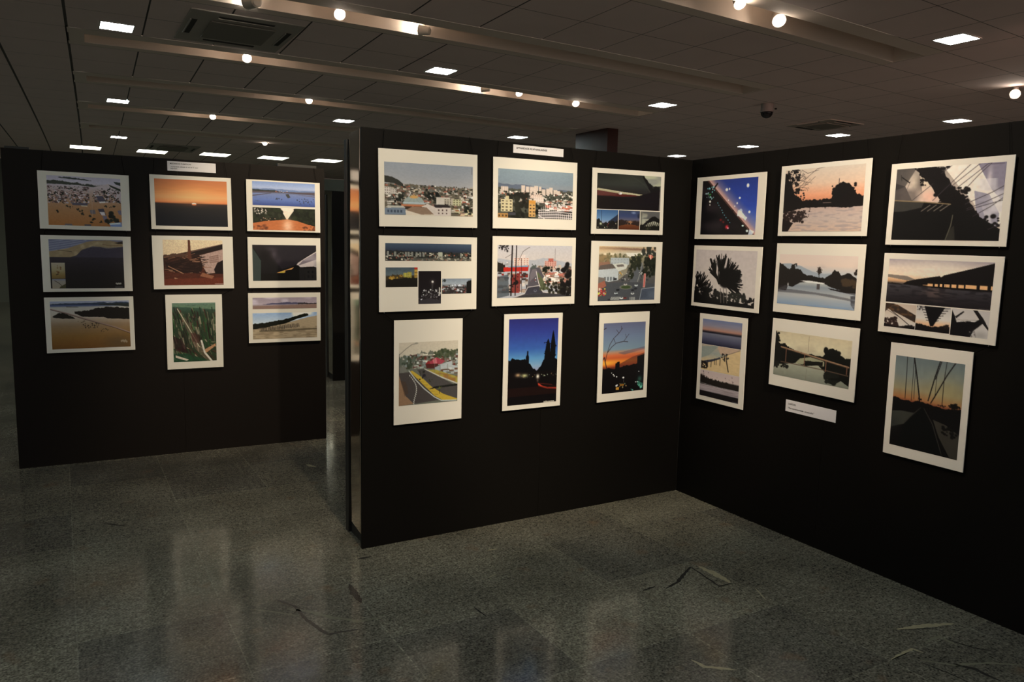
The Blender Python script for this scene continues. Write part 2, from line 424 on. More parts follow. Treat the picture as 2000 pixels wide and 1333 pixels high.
TOWN = [(205,190,165), (225,212,185), (150,110,90), (176,100,72), (70,66,52), (50,52,40), (120,116,100), (190,170,140), (236,226,205), (88,80,66)]
DARKT = [(28,32,22), (40,44,30), (20,22,16), (52,52,36)]
def c1(p):   # flooded town from the air
    p.grad([(0,(178,168,168)), (.12,(190,180,176)), (.3,(184,158,140)), (.55,(176,132,88)), (1,(168,108,48))])
    p.ridge([(.16,.03),(.35,.02),(.55,.05),(.6,.075)], (58,66,60), .02, 30, base=[(.16,.045),(.6,.08)])
    p.ridge([(0,.10),(.3,.12),(.7,.17),(.9,.17)], (62,66,52), .03, 30, base=[(0,.17),(.4,.17),(.75,.22),(.9,.2)])
    p.poly([(.62,.2),(.82,.12),(1,.2),(1,.5),(.9,.42),(.8,.25)], (190,172,160)); p.poly([(.83,.13),(1,.22),(1,.27),(.86,.18)], (44,52,38)); p.poly([(.9,.07),(1,.08),(1,.15),(.93,.12)], (48,60,50))
    p.rects(200, .0, .56, .2, .55, .018, .02, [(96,72,66),(60,58,50),(44,48,36),(150,120,104),(190,175,165),(120,86,76)], .7)
    p.rects(70, .62, .98, .25, .5, .02, .022, [(96,72,66),(60,58,50),(200,190,180),(150,120,104)], .6)
    p.blobs(110, .0, .55, .2, .5, .007, DARKT); p.blobs(90, .6, .98, .2, .52, .009, DARKT); p.rects(120, .0, .56, .24, .55, .012, .014, [(196,178,166),(150,110,96),(206,190,178)], .7); p.rects(50, .62, .98, .27, .5, .014, .016, [(206,190,178),(150,110,96)], .5)
    for a, b in ((.78,.3),(.88,.36),(.93,.42),(.97,.48)): p.blobs(7, a-.03, a+.03, b-.03, b+.03, .012, DARKT)
    p.poly([(.65,.38),(.74,.37),(.78,.48),(.69,.49)], (84,78,86)); p.poly([(.69,.49),(.78,.48),(.78,.51),(.70,.52)], (225,215,200))
    p.poly([(.32,.53),(.54,.53),(.53,.58),(.33,.58)], (92,86,92)); p.poly([(.44,.58),(.53,.58),(.53,.60),(.45,.60)], (215,200,160))
    for a, b in ((.2,.54),(.26,.6),(.31,.63),(.40,.66),(.44,.7),(.46,.75),(.13,.72),(.57,.8),(.61,.86),(.58,.92),(.7,.9),(.78,.58),(.85,.6),(.9,.57),(.04,.5),(.1,.34),(.2,.36)): p.blobs(5, a-.02, a+.02, b-.02, b+.02, .012, DARKT)
    p.poly([(.56,.67),(.63,.66),(.64,.75),(.57,.75)], (120,108,104)); p.poly([(.67,.64),(.75,.63),(.78,.76),(.7,.75)], (70,66,76)); p.poly([(.69,.7),(.76,.7),(.77,.77),(.72,.77)], (215,200,190)); p.poly([(.73,.78),(.79,.78),(.8,.92),(.76,.92)], (122,112,124))
    p.blobs(16, .78, .95, .72, .92, .035, DARKT); p.poly([(.94,.66),(.99,.65),(1,.75),(.96,.74)], (120,110,118))
    p.poly([(.82,.93),(.99,.9),(1,1),(.84,1)], (120,140,170)); p.poly([(.82,.93),(.97,.91),(.98,.94),(.83,.96)], (200,205,205)); p.poly([(.22,.96),(.31,.96),(.32,1),(.21,1)], (110,100,96)); p.poly([(.48,.96),(.57,.96),(.57,1),(.48,1)], (90,82,80))
    p.ln([(.6,.28),(.59,.8)], .01, (186,160,132), .6); p.tex(.06, 40, 60)
def c2(p):   # orange sunset over dark sea
    p.grad([(0,(190,112,62)), (.2,(206,128,66)), (.38,(226,156,92)), (.48,(222,132,70)), (.5,(190,100,48)), (.515,(70,48,38)), (.7,(42,38,36)), (1,(22,22,28))])
    p.glow(.52, .38, .33, .22, (240,176,104), .6*1); p.put(p.below(.512), (60,46,38)); p.grad([(.5,(62,48,42)), (.6,(44,40,36)), (.8,(28,28,30)), (1,(20,22,28))], .512, 2)
    p.glow(.52, .52, .2, .05, (120,72,44), .5); p.el(.53, .512, .036, .022, (255,236,214), 1, .3); p.el(.53, .53, .04, .018, (240,120,50), .9, .5); p.tex(.04, 50, 8); p.el(.03, -.25, .5, .3, (190,110,60), .3)
def c3a(p):
    p.grad([(0,(120,142,176)), (.25,(158,170,186)), (.34,(140,150,170)), (.42,(92,90,96)), (.5,(110,122,150)), (.75,(92,112,156)), (1,(56,74,124))])
    p.ridge([(0,.29),(.3,.3),(.7,.32),(1,.33)], (104,122,150), .04, 8, base=[(0,.4),(1,.4)]); p.ridge([(0,.34),(.35,.36),(.5,.42)], (50,54,42), .02, 20, base=[(0,.4),(.5,.44)])
    p.ridge([(0,.40),(.5,.40),(1,.38)], (88,78,80), .02, 10, base=[(0,.48),(.5,.44),(1,.5)]); p.poly([(0,.58),(.3,.46),(.3,.48),(0,.62)], (84,74,74)); p.rects(14, .33, .55, .36, .42, .012, .03, [(225,200,180),(150,96,76),(70,66,52)])
    p.poly([(.52,.5),(.57,.48),(.6,.62),(.56,.66),(.54,.6)], (66,66,60)); p.poly([(.6,.48),(1,.54),(1,.58),(.7,.5)], (98,92,100)); p.blobs(26, .68, .98, .66, .9, .012, [(58,60,64)], .8, .03); p.blobs(10, .36, .48, .66, .76, .014, [(60,62,66)], .7, .03); p.blobs(6, .04,.12,.78,.82,.014,[(80,84,100)],.6,.02); p.tex(.05, 40, 60)
def c3b(p):
    p.grad([(0,(226,206,176)), (.5,(228,200,166)), (.53,(176,96,50)), (1,(182,104,52))])
    p.poly([(0,0),(.42,0),(.47,.2),(.53,.5),(.4,.56),(.2,.62),(0,.72)], (38,40,26)); p.poly([(.68,0),(1,0),(1,.8),(.85,.68),(.7,.56),(.55,.5),(.6,.3)], (34,38,24))
    p.blobs(60, 0, .45, .0, .55, .03, [(44,50,30),(28,30,20),(54,56,38)]); p.blobs(50, .62, 1, .05, .7, .03, [(44,50,30),(28,30,20)]); p.blobs(30, .02, .22, .02, .3, .012, [(205,190,170)], .8); p.blobs(14,.12,.4,.45,.6,.01,[(196,150,120)],.7)
    p.poly([(0,.7),(.2,.6),(.42,.54),(.54,.5),(.7,.56),(1,.82),(1,1),(0,1)], (182,104,52)); p.glow(.55, .8, .08, .3, (232,190,150), .8); p.blobs(18, .0, .22, .72, 1, .03, [(90,48,28)], .4, .06); p.blobs(16, .8, 1, .8, 1, .03, [(80,44,24)], .5, .05); p.tex(.10, 40, 30)
def c4(p):
    p.grad([(0,(112,112,122)), (.2,(116,106,84)), (.4,(60,56,56)), (.7,(34,30,30)), (1,(22,20,18))])
    p.poly([(0,0),(.62,0),(.4,.1),(.25,.2),(0,.26)], (112,114,126))
    for k in range(6): p.ln([(0,.06+.045*k),(.25,.0+.045*k),(.5,-.06+.04*k)], .012, (170,170,172), .55)
    p.poly([(0,.25),(.25,.18),(.5,.05),(.6,.02),(.8,.01),(1,.06),(1,.13),(.8,.16),(.58,.13),(.44,.2),(.36,.32),(.2,.4),(0,.46)], (150,128,88)); p.mixn((168,146,104), 14, 20, .4, .8, p.mpoly([(0,.25),(.25,.18),(.5,.05),(1,.03),(1,.13),(.8,.16),(.58,.13),(.44,.2),(.36,.32),(.2,.4),(0,.46)]))
    p.ln([(.12,.22),(.3,.25)], .012, (60,50,36), .7); p.ln([(.72,.09),(.82,.12),(.98,.11)], .012, (110,80,52), .7); p.poly([(.88,.06),(1,.02),(1,.08),(.93,.08)], (56,44,34))
    p.ridge([(0,.47),(.2,.41),(.36,.33),(.42,.22),(.56,.15),(.8,.17),(1,.14)], (64,58,66), .02, 16); p.grad([(.2,(62,56,64)), (.4,(48,42,46)), (.7,(30,26,26)), (1,(22,20,18))], .36, 2); p.tex(.10, 60, 40)
    for i, (x, y) in enumerate(((.885,.9),(.9,.91),(.915,.9),(.93,.905),(.945,.9))): p.el(x, y, .012, .02, (190,186,160), .7)
    p.ln([(.87,.975),(.97,.975)], .01, (150,150,140), .7)
def c4b(p): p.grad([(0,(170,158,130)), (.5,(160,144,100)), (.8,(138,112,56)), (1,(120,96,50))]); p.blobs(16,.4,.75,.2,.7,.06,[(110,70,34),(126,90,48)]); p.ln([(.35,.75),(.5,.7)],.04,(40,30,22))
def c4c(p): p.grad([(0,(120,124,136)), (.25,(150,140,120)), (1,(160,144,112))]); p.ln([(.2,.2),(.5,.45),(.75,.8)],.05,(70,58,44)); p.poly([(.6,.8),(1,.5),(1,1),(.5,1)],(74,70,40))
def c5(p):
    p.grad([(0,(216,192,146)), (1,(196,166,122))]); p.poly([(0,.38),(.4,.26),(1,.08),(1,1),(0,1)], (54,28,18))
    p.poly([(.44,.28),(1,.08),(1,.2),(.5,.34)], (34,22,18)); p.ln([(.44,.27),(1,.085)], .012, (120,92,76)); p.ridge([(0,.33),(.2,.3),(.35,.3),(.45,.26)], (86,60,44), .03, 30, base=[(0,.4),(.45,.36)])
    p.poly([(.6,.34),(1,.2),(1,.55),(.88,.72),(.72,.75),(.66,.6)], (168,138,118)); p.poly([(.76,.36),(.92,.31),(.93,.5),(.77,.52)], (140,110,92)); [p.ln([(.76,.36+k*.04),(.93,.31+k*.045)], .006, (190,160,138)) for k in range(5)]
    for k in range(150):
        g = p.rng; x, y = g.uniform(0,.66), g.uniform(.36,.92); a = g.uniform(-.5,.4); l = g.uniform(.04,.16); c = [(132,92,62),(86,50,32),(30,14,10),(160,118,86),(22,10,8)][g.integers(5)]
        p.ln([(x,y),(x+l,y+l*a)], .012, c, .9)
    p.poly([(.41,.0),(.45,.0),(.46,.3),(.47,.42),(.4,.42),(.41,.2)], (94,52,34)); p.poly([(.03,.5),(.3,.42),(.45,.5),(.63,.5),(.64,.7),(.3,.74),(.05,.6)], (34,16,12), .75)
    p.poly([(0,.66),(.2,.72),(.6,.74),(.66,.6),(.7,.78),(1,.72),(1,1),(0,1)], (84,38,22), .9); p.poly([(.84,.65),(.9,.5),(1,.44),(1,.75),(.86,.75)], (28,14,12)); p.ln([(.08,.58),(.32,.74)], .02, (150,108,76)); p.ln([(.18,.84),(.38,.93)], .025, (170,126,90)); p.poly([(0,.86),(1,.83),(1,1),(0,1)], (104,46,26)); p.poly([(.64,.72),(.84,.8),(.8,.86),(.6,.8)], (140,88,58)); p.tex(.18, 60, 80); p.ln([(.85,.975),(.99,.975)], .012, (200,180,160), .7)
def c6(p):
    p.grad([(0,(42,36,36)), (.5,(30,27,27)), (1,(20,18,18))]); p.poly([(1,.17),(1,.7),(.62,.74),(.7,.5),(.85,.33)], (190,176,162)); p.poly([(1,.2),(1,.4),(.7,.58),(.78,.43)], (120,108,108)); p.mixn((150,140,136), 8, 10, .4, .7, p.mpoly([(1,.2),(1,.65),(.66,.7),(.8,.42)]), .7)
    p.poly([(0,0),(1,0),(1,.15),(.82,.32),(.66,.55),(.45,.68),(.33,.4),(.28,.1)], (40,35,38)); p.glow(.33,.26,.05,.12,(96,84,84),.55); p.glow(.27,.12,.09,.06,(80,70,72),.5); p.glow(.4,.45,.05,.1,(74,64,66),.5); p.glow(.18,.3,.08,.2,(24,20,20),.7)
    p.poly([(.36,.78),(.5,.7),(.64,.62),(.6,.68),(.48,.78)], (206,150,80)); p.poly([(.42,.755),(.5,.72),(.49,.76),(.42,.79)], (190,170,50)); p.tex(.06, 10, 14)
    p.poly([(0,.08),(.13,.4),(.12,1),(0,1)], (56,66,58)); p.poly([(0,.08),(.03,.1),(.14,.38),(.125,.44),(.08,.3)], (26,28,26)); p.poly([(.12,1),(.13,.8),(.38,.78),(.5,.78),(.5,.71),(.62,.68),(.65,.57),(.7,.56),(.74,.62),(.95,.6),(1,.63),(1,1)], (20,18,16)); p.poly([(.72,.62),(.8,.64),(.8,1),(.72,1)], (34,32,30)); p.poly([(.8,.66),(1,.64),(1,1),(.81,1)], (36,34,31)); [p.poly([(.85+.07*i,.72+.13*j),(.88+.07*i,.72+.13*j),(.88+.07*i,.79+.13*j),(.85+.07*i,.79+.13*j)], (20,19,20)) for i in range(2) for j in range(2)]
def c7(p):
    p.grad([(0,(150,156,170)), (.05,(160,160,160)), (.09,(60,76,110)), (.13,(182,174,152)), (.3,(186,172,146)), (.5,(150,122,86)), (.75,(140,100,42)), (1,(122,78,22))])
    p.ridge([(0,.055),(.5,.04),(1,.04)], (52,66,80), .02, 12, base=[(0,.075),(.5,.08),(1,.1)]); p.ridge([(.2,.11),(.35,.12)], (90,84,70), .01, 20, base=[(.2,.125),(.35,.135)]); p.ridge([(.6,.07),(1,.06)], (44,50,46), .02, 20, base=[(.6,.09),(.8,.1),(1,.14)])
    p.ridge([(.3,.22),(.5,.19),(.62,.14),(1,.15)], (26,20,14), .03, 24, base=[(.3,.26),(.4,.33),(.66,.35),(.72,.38),(1,.4)]); p.ridge([(.03,.3),(.1,.25),(.17,.25),(.3,.35)], (28,24,16), .03, 20, base=[(.03,.33),(.15,.36),(.3,.37)])
    p.glow(.85,.9,.22,.2,(84,72,52),.6); p.ln([(0,.16),(.2,.25),(.4,.36),(.6,.46),(.8,.56),(1,.69)], .022, (150,122,104)); p.ln([(0,.17),(.2,.265),(.4,.375),(.6,.475),(.8,.58),(1,.71)], .008, (60,42,30))
    p.blobs(34, .4, .6, .46, .57, .008, [(52,40,24)]); p.blobs(12, .62, .75, .58, .66, .007, [(60,46,26)]); p.blobs(5,.33,.42,.4,.46,.007,[(70,54,34)]); p.tex(.04, 30, 30)
    for i, (x, y) in enumerate(((.88,.87),(.9,.86),(.915,.88),(.93,.86),(.945,.885))): p.el(x, y, .014, .025, (176,160,130), .6)
def c8(p):
    p.grad([(0,(120,140,112)), (.07,(62,90,70)), (.2,(46,62,40)), (1,(48,56,34))]); p.ridge([(0,.02),(.5,.05),(1,.03)], (96,120,90), .02, 10, base=[(0,.06),(.5,.09),(1,.12)])
    for k in range(330):
        g = p.rng; x, y = g.uniform(-.05,1), g.uniform(.08,1); L_ = g.uniform(.05,.22); left = x < .55
        a = g.uniform(.6,1.3) if left and y < .75 else g.uniform(-1.4,-.9) if y < .6 else g.uniform(-.2,.7)
        c = [(30,70,32),(44,84,40),(24,34,22),(120,112,84),(170,150,118),(88,48,34),(40,20,18),(60,100,52),(46,26,24)][g.integers(9)]
        dx = L_*abs(math.cos(a))*p.asp*.8; dy = L_*math.sin(a)*(1 if left else 1); p.ln([(x,y),(x+dx*.8,y+abs(dy))], g.uniform(.006,.02), c, .75)
    p.poly([(.18,.2),(.3,.26),(.7,.78),(.85,.98),(.78,1),(.5,.78)], (120,100,76), .55); p.ln([(.12,.1),(.35,.4),(.6,.75)], .012, (186,176,140)); p.ln([(.65,.65),(.72,.85),(.88,1)], .03, (196,186,160)); p.poly([(.4,.5),(.62,.55),(.6,.7),(.45,.65)], (70,34,28), .6); p.poly([(.0,.55),(.2,.62),(.35,.85),(.05,.8)], (44,20,20), .7)
    p.poly([(0,.85),(.3,.86),(.8,.98),(.6,1),(0,1)], (30,72,44), .7); p.poly([(.05,.88),(.35,.96),(.3,.98),(.05,.92)], (196,180,150)); p.poly([(.72,.8),(.98,.7),(.98,.74),(.75,.86)], (176,130,86)); p.tex(.15, 60, 40)
def c9a(p): p.grad([(0,(150,134,134)), (.55,(162,146,144)), (.7,(150,132,124)), (.75,(132,106,92)), (1,(120,90,72))]); p.mixn((184,170,168), 3, 8, .5, .8, p.below(0,.6)); p.ridge([(.15,.6),(.3,.5),(.5,.42),(.7,.46),(.85,.5)], (84,80,98), .05, 20, base=[(.15,.62),(.85,.62)]); p.ridge([(.7,.5),(.9,.52),(1,.5)], (52,46,46), .08, 30, base=[(.7,.62),(1,.62)]); p.poly([(0,.75),(.3,.7),(1,.62),(1,1),(0,1)], (136,108,90)); p.tex(.05, 20, 60)
def c9b(p):
    p.grad([(0,(134,160,180)), (.3,(170,184,186)), (.6,(196,200,192))]); p.mixn((222,216,200), 4, 6, .5, .8, p.below(0,.45)); p.ridge([(0,.62),(.3,.5),(.6,.35),(.85,.2),(1,.14)], (166,146,110), .01, 10)
    p.ridge([(0,.42),(.2,.38),(.5,.25),(.7,.13),(.8,.04),(.86,.08)], (28,28,18), .035, 24, base=[(0,.62),(.2,.56),(.5,.42),(.7,.24),(.86,.14)]); p.mixn((120,104,76), 26, 14, .4, .8, p.below(.55), .6); p.poly([(.1,.66),(.5,.66),(1,.62),(1,.68),(.5,.72),(.1,.72)], (84,74,52), .7)
    for k in range(46): x = .12+.6*k/46+p.rng.uniform(-.004,.004); y = .56-.22*(x-.12)+p.rng.uniform(-.02,.02); p.ln([(x,y),(x+.006,y+.13)], .014, (34,30,28), .9)
    p.tex(.07, 60, 40)
def a1(p):
    p.grad([(0,(150,152,150)), (.25,(160,158,152)), (.4,(172,166,156)), (1,(150,140,120))]); p.mixn((178,172,162), 3, 5, .5, .9, p.below(0,.4))
    p.ridge([(0,.4),(.5,.42),(1,.44)], (112,100,78), .03, 40); p.rects(420, 0, 1, .41, .75, .018, .018, TOWN, 1.2); p.ridge([(0,.27),(.08,.28),(.2,.4),(.21,.46)], (54,52,42), .03, 20, base=[(0,.38),(.1,.4),(.21,.46)])
    p.blobs(110, 0, 1, .42, .85, .016, DARKT+[(70,62,44)], .9, .018); p.bld(0,.47,.07,.13,(216,200,176),(120,104,90),3,3); p.bld(.06,.5,.07,.1,(206,190,166),(120,104,90),3,3)
    p.rects(90, 0, 1, .75, .95, .03, .03, TOWN, 1); p.blobs(26, .1,.3,.62,.85,.022,DARKT); p.blobs(20,.45,.6,.55,.68,.02,DARKT)
    p.el(.32,.80,.125,.185,(160,166,150),1,.06); p.ln([(.32,.62),(.24,.79)],.006,(140,146,130)); p.ln([(.32,.62),(.32,.79)],.006,(140,146,130)); p.ln([(.32,.62),(.4,.79)],.006,(140,146,130)); p.el(.32,.645,.055,.035,(212,160,84),1,.3); p.poly([(.3,.62),(.34,.62),(.33,.6),(.31,.6)],(180,140,90)); p.poly([(.18,.79),(.46,.79),(.46,.83),(.18,.83)], (196,116,70)); p.poly([(.2,.83),(.45,.83),(.44,.88),(.22,.88)], (66,50,36)); p.ln([(.2,.76),(.45,.76)],.012,(196,204,196))
    p.bld(.57,.63,.16,.15,(212,196,170)); p.bld(.66,.66,.12,.12,(196,180,150),(80,66,56),4,3); p.bld(.76,.66,.1,.13,(200,190,140),(110,100,70),3,3)
    p.poly([(0,.87),(.22,.84),(.23,.99),(0,.99)], (120,130,134)); p.poly([(0,.86),(.05,.82),(.2,.82),(.23,.86)], (190,180,156)); [p.poly([(.03+.035*i,.9),(.05+.035*i,.9),(.05+.035*i,.95),(.03+.035*i,.95)], (70,80,90)) for i in range(5)]
    p.poly([(.23,.9),(.3,.83),(.46,.84),(.56,.97),(.4,.98)], (150,120,92)); p.poly([(.23,.9),(.4,.98),(.56,.97),(.56,1),(.23,1)], (222,202,170)); p.poly([(.4,.83),(.47,.77),(.56,.83),(.74,.83),(.74,1),(.56,1),(.46,.84)], (216,196,172)); p.poly([(.54,.78),(.7,.77),(.74,.83),(.56,.84)], (56,46,42)); [p.poly([(.59+.045*i,.87+.06*j),(.605+.045*i,.87+.06*j),(.605+.045*i,.9+.06*j),(.59+.045*i,.9+.06*j)], (110,84,74)) for i in range(3) for j in range(2)]
    p.rects(26, .76, 1, .82, .99, .04, .03, [(190,120,70),(216,200,150),(200,170,130),(80,70,50)], .2); p.blobs(14,.9,1,.78,.95,.02,DARKT); p.tex(.05, 60, 60); p.ln([(.985,.03),(.985,.16)], .008, (70,60,60), .8)
def a2(p):
    p.grad([(0,(138,150,148)), (.25,(132,142,142)), (.36,(140,142,138)), (1,(110,98,82))]); p.ridge([(0,.31),(.15,.33),(.35,.31),(.7,.38),(1,.36)], (98,104,112), .04, 8, base=[(0,.42),(1,.42)]); p.ridge([(0,.38),(.4,.4),(1,.4)], (84,82,66), .03, 30)
    p.rects(260, 0, 1, .43, .7, .02, .02, TOWN+[(226,206,184)]*2, .8)
    for x, y, w, h in ((.04,.36,.09,.12),(.3,.32,.05,.14),(.36,.34,.04,.12),(.41,.34,.06,.16),(.47,.32,.05,.2),(.53,.33,.035,.2),(.57,.38,.05,.12),(.63,.37,.04,.14),(.67,.34,.05,.14),(.73,.38,.05,.1),(.78,.4,.04,.08)): p.bld(x,y,w,h,(214,190,164),(176,150,128),3,5)
    p.blobs(120, 0, 1, .43, .8, .018, DARKT, .9, .02); p.blobs(60, .14,.42,.5,.98,.035,[(36,34,24),(46,44,32),(28,26,18)]); p.rects(60, .6, 1, .6, .8, .03, .02, [(226,206,186),(190,120,90),(206,180,150),(236,222,206)], .6); p.bld(.42,.5,.16,.08,(214,186,160),(180,150,128),6,2); p.bld(.46,.56,.14,.1,(222,200,176),(180,150,128),6,2)
    p.bld(.04,.62,.15,.25,(206,186,136),(84,72,56),3,4); p.bld(.1,.55,.04,.1,(200,180,130)); p.bld(.4,.62,.09,.34,(206,156,84),(96,72,50),2,5); p.poly([(.4,.62),(.49,.64),(.49,.7),(.4,.68)], (206,140,50)); p.bld(0,.9,.13,.1,(180,130,66),(90,66,40),3,1); p.bld(.13,.88,.1,.06,(70,66,66)); p.blobs(16,.5,.6,.75,.95,.022,DARKT)
    p.poly([(.53,.84),(1,.8),(1,1),(.53,1)], (70,64,58)); p.rects(30,.62,1,.68,.82,.04,.03,[(200,110,80),(226,206,190),(206,190,170)],.2)
    for k in range(18): x = .54+.027*k; p.ln([(x,.8-.1*math.sin(k*.35)),(x,1)], .012, (232,214,196))
    for k in range(4): p.ln([(.53,.82+.05*k),(.78,.78+.06*k),(1,.82+.05*k)], .014, (232,214,196))
    p.ln([(.53,.92),(.62,1)], .014, (232,214,196)); p.tex(.05, 60, 60); p.ln([(.012,.03),(.012,.15)], .008, (190,190,180), .8)
def a3a(p):
    p.grad([(0,(40,42,34)), (.3,(52,54,46)), (.55,(40,34,30)), (1,(20,14,14))]); p.glow(.5,.15,.3,.2,(72,72,58),.5); p.poly([(0,.43),(.6,.53),(.84,.57),(.84,.6),(.4,.56),(0,.48)], (176,164,120)); p.poly([(0,.48),(.4,.56),(.75,.59),(.4,.63),(0,.62)], (92,28,24)); p.poly([(0,.47),(.3,.54),(.3,.6),(0,.62)], (110,70,60), .6)
    p.ln([(.02,.43),(.35,.50),(.7,.58),(.82,.57),(.84,.5)], .018, (206,192,150)); p.el(.355,.545,.03,.04,(190,170,150)); p.el(.365,.54,.015,.03,(230,220,200)); p.poly([(.72,0),(1,0),(1,.28),(.88,.3),(.8,.2),(.75,.1)], (182,178,140)); p.mixn((150,146,126), 6, 6, .4, .7, p.mpoly([(.72,0),(1,0),(1,.28),(.88,.3),(.8,.2)]))
    p.ln([(.5,.02),(.72,.25),(.82,.45)], .012, (84,78,64), .6); p.ridge([(.7,0),(.76,.12),(.8,.2),(.88,.35),(.95,.28),(1,.3)], (24,20,16), .08, 30, base=[(.7,.05),(.78,.3),(.84,.5),(1,.9)]); p.poly([(0,.64),(.5,.66),(1,.4),(1,1),(0,1)], (24,16,16)); p.poly([(.985,.3),(1,.3),(1,1),(.975,1)],(190,180,160),.6); p.tex(.06, 20, 20)
def a3b(p): p.grad([(0,(52,92,130)), (.5,(104,140,166)), (.68,(150,150,160)), (.72,(60,50,50)), (1,(30,20,22))]); p.ln([(.23,.05),(.23,.6)],.02,(34,40,50)); p.poly([(.55,.6),(.9,.3),(1,.2),(1,1),(.6,1)],(40,50,66)); p.ridge([(0,.5),(.12,.48),(.25,.65),(.5,.66),(.6,.56),(1,.6)],(26,24,22),.12,20); p.blobs(16,.05,1,.68,.95,.02,[(200,190,150),(90,110,70),(150,70,60)]); p.glow(.2,.72,.06,.07,(220,220,170),.9)
def a3c(p): p.grad([(0,(60,70,90)), (.3,(58,70,104)), (.48,(96,92,106)), (.58,(84,66,56)), (.75,(120,66,30)), (1,(90,42,18))]); p.el(.7,.12,.15,.08,(160,176,200),.7,.9); p.mixn((40,44,60),4,4,.5,.8,p.below(0,.4)); p.ridge([(0,.5),(.3,.52),(.5,.62),(.62,.6),(1,.52)],(50,36,30),.1,20,base=[(0,.8),(.4,.72),(.6,.72),(1,.8)]); p.glow(.55,.6,.1,.04,(222,150,90),.9); p.blobs(8,.3,.8,.5,.7,.015,[(220,170,110)])
def a3d(p): p.grad([(0,(120,112,92)), (.3,(160,156,132)), (.6,(176,170,140)), (1,(60,54,36))]); p.mixn((96,92,84),5,4,.5,.8,p.below(0,.4)); p.poly([(.1,.75),(.35,.5),(.6,.28),(.75,.25),(1,.42),(1,.62),(.7,.5),(.4,.62),(.2,.82)],(26,24,20)); [p.ln([(.3+.1*k,.5),(.38+.1*k,.72)],.04,(26,24,20)) for k in range(7)]; p.ln([(.08,.1),(.08,.8)],.03,(50,46,40)); p.ridge([(0,.7),(.4,.8),(1,.75)],(24,24,16),.1,20); p.blobs(8,.3,.9,.8,.95,.02,[(90,90,60)])
def a4a(p):
    p.grad([(0,(72,88,98)), (.25,(58,72,86)), (.48,(44,52,62)), (.55,(60,58,52)), (1,(44,40,34))]); p.ridge([(0,.4),(.3,.45),(.6,.5),(1,.58)], (42,42,38), .06, 40); p.rects(230, 0, 1, .5, .97, .016, .06, [(110,106,90),(160,150,124),(60,58,46),(36,38,28),(200,186,154),(150,84,60)], .3); p.blobs(60,0,1,.5,1,.012,DARKT,.9,.05)
    for x in (.02,.1,.22,.25,.29,.34,.38,.42,.6,.63,.86): p.bld(x,.46+.1*x,.022,.26,(150,146,126),(110,106,92),2,4)
    p.bld(.6,.48,.05,.25,(180,176,146)); p.poly([(.27,.84),(.6,.8),(1,.86),(1,1),(.27,1)],(170,158,130),.35); p.tex(.06,20,60)
def a4b(p): p.grad([(0,(76,90,92)), (.4,(98,108,104)), (.48,(60,52,36)), (1,(24,20,14))]); p.ridge([(0,.45),(.3,.4),(.6,.45),(1,.42)],(70,56,30),.1,14); p.bld(.12,.48,.26,.14,(190,150,50)); p.blobs(12,.1,.5,.4,.55,.04,[(176,130,40),(90,70,30)]); p.bld(.55,.28,.12,.22,(196,180,70),(120,110,40),2,3); p.bld(.68,.24,.12,.28,(190,172,66),(120,110,40),2,3); p.bld(.89,.02,.11,.5,(200,160,56),(110,70,40),2,3); p.poly([(.89,0),(1,0),(1,.1),(.89,.1)],(190,30,26)); p.ridge([(0,.62),(.5,.55),(1,.55)],(28,24,16),.08,20); p.tex(.15,20,20)
def a4c(p): p.grad([(0,(24,16,18)), (.6,(30,24,24)), (1,(40,34,34))]); p.ln([(.62,.36),(.6,.6)],.05,(64,58,54)); p.el(.62,.33,.05,.035,(250,246,226)); p.glow(.62,.33,.1,.07,(160,140,120),.4); p.blobs(60,.1,1,.56,.8,.03,[(176,166,156),(120,112,106),(70,62,60),(226,220,210)]); p.blobs(26,0,1,.78,.95,.03,[(84,76,74),(54,48,48)]); p.poly([(0,.9),(.5,.82),(1,.9),(1,1),(0,1)],(60,54,54)); p.blobs(4,.06,.2,.84,.9,.025,[(210,206,200)]); p.bld(.9,.5,.05,.25,(190,180,160))
def a4d(p): p.grad([(0,(130,138,140)), (.35,(160,164,160)), (.5,(110,110,104)), (.6,(60,50,46)), (1,(50,40,36))]); p.rects(110,0,1,.42,.95,.04,.05,[(190,186,176),(120,116,108),(60,56,50),(150,70,56),(36,34,30)],.4); p.ridge([(.82,.3),(.92,.16),(1,.2)],(24,24,20),.1,20); p.blobs(14,.02,.15,.02,.2,.02,[(50,54,46)]); p.rects(12,.2,.7,.38,.5,.04,.1,[(200,200,196)]); p.tex(.1,20,20)
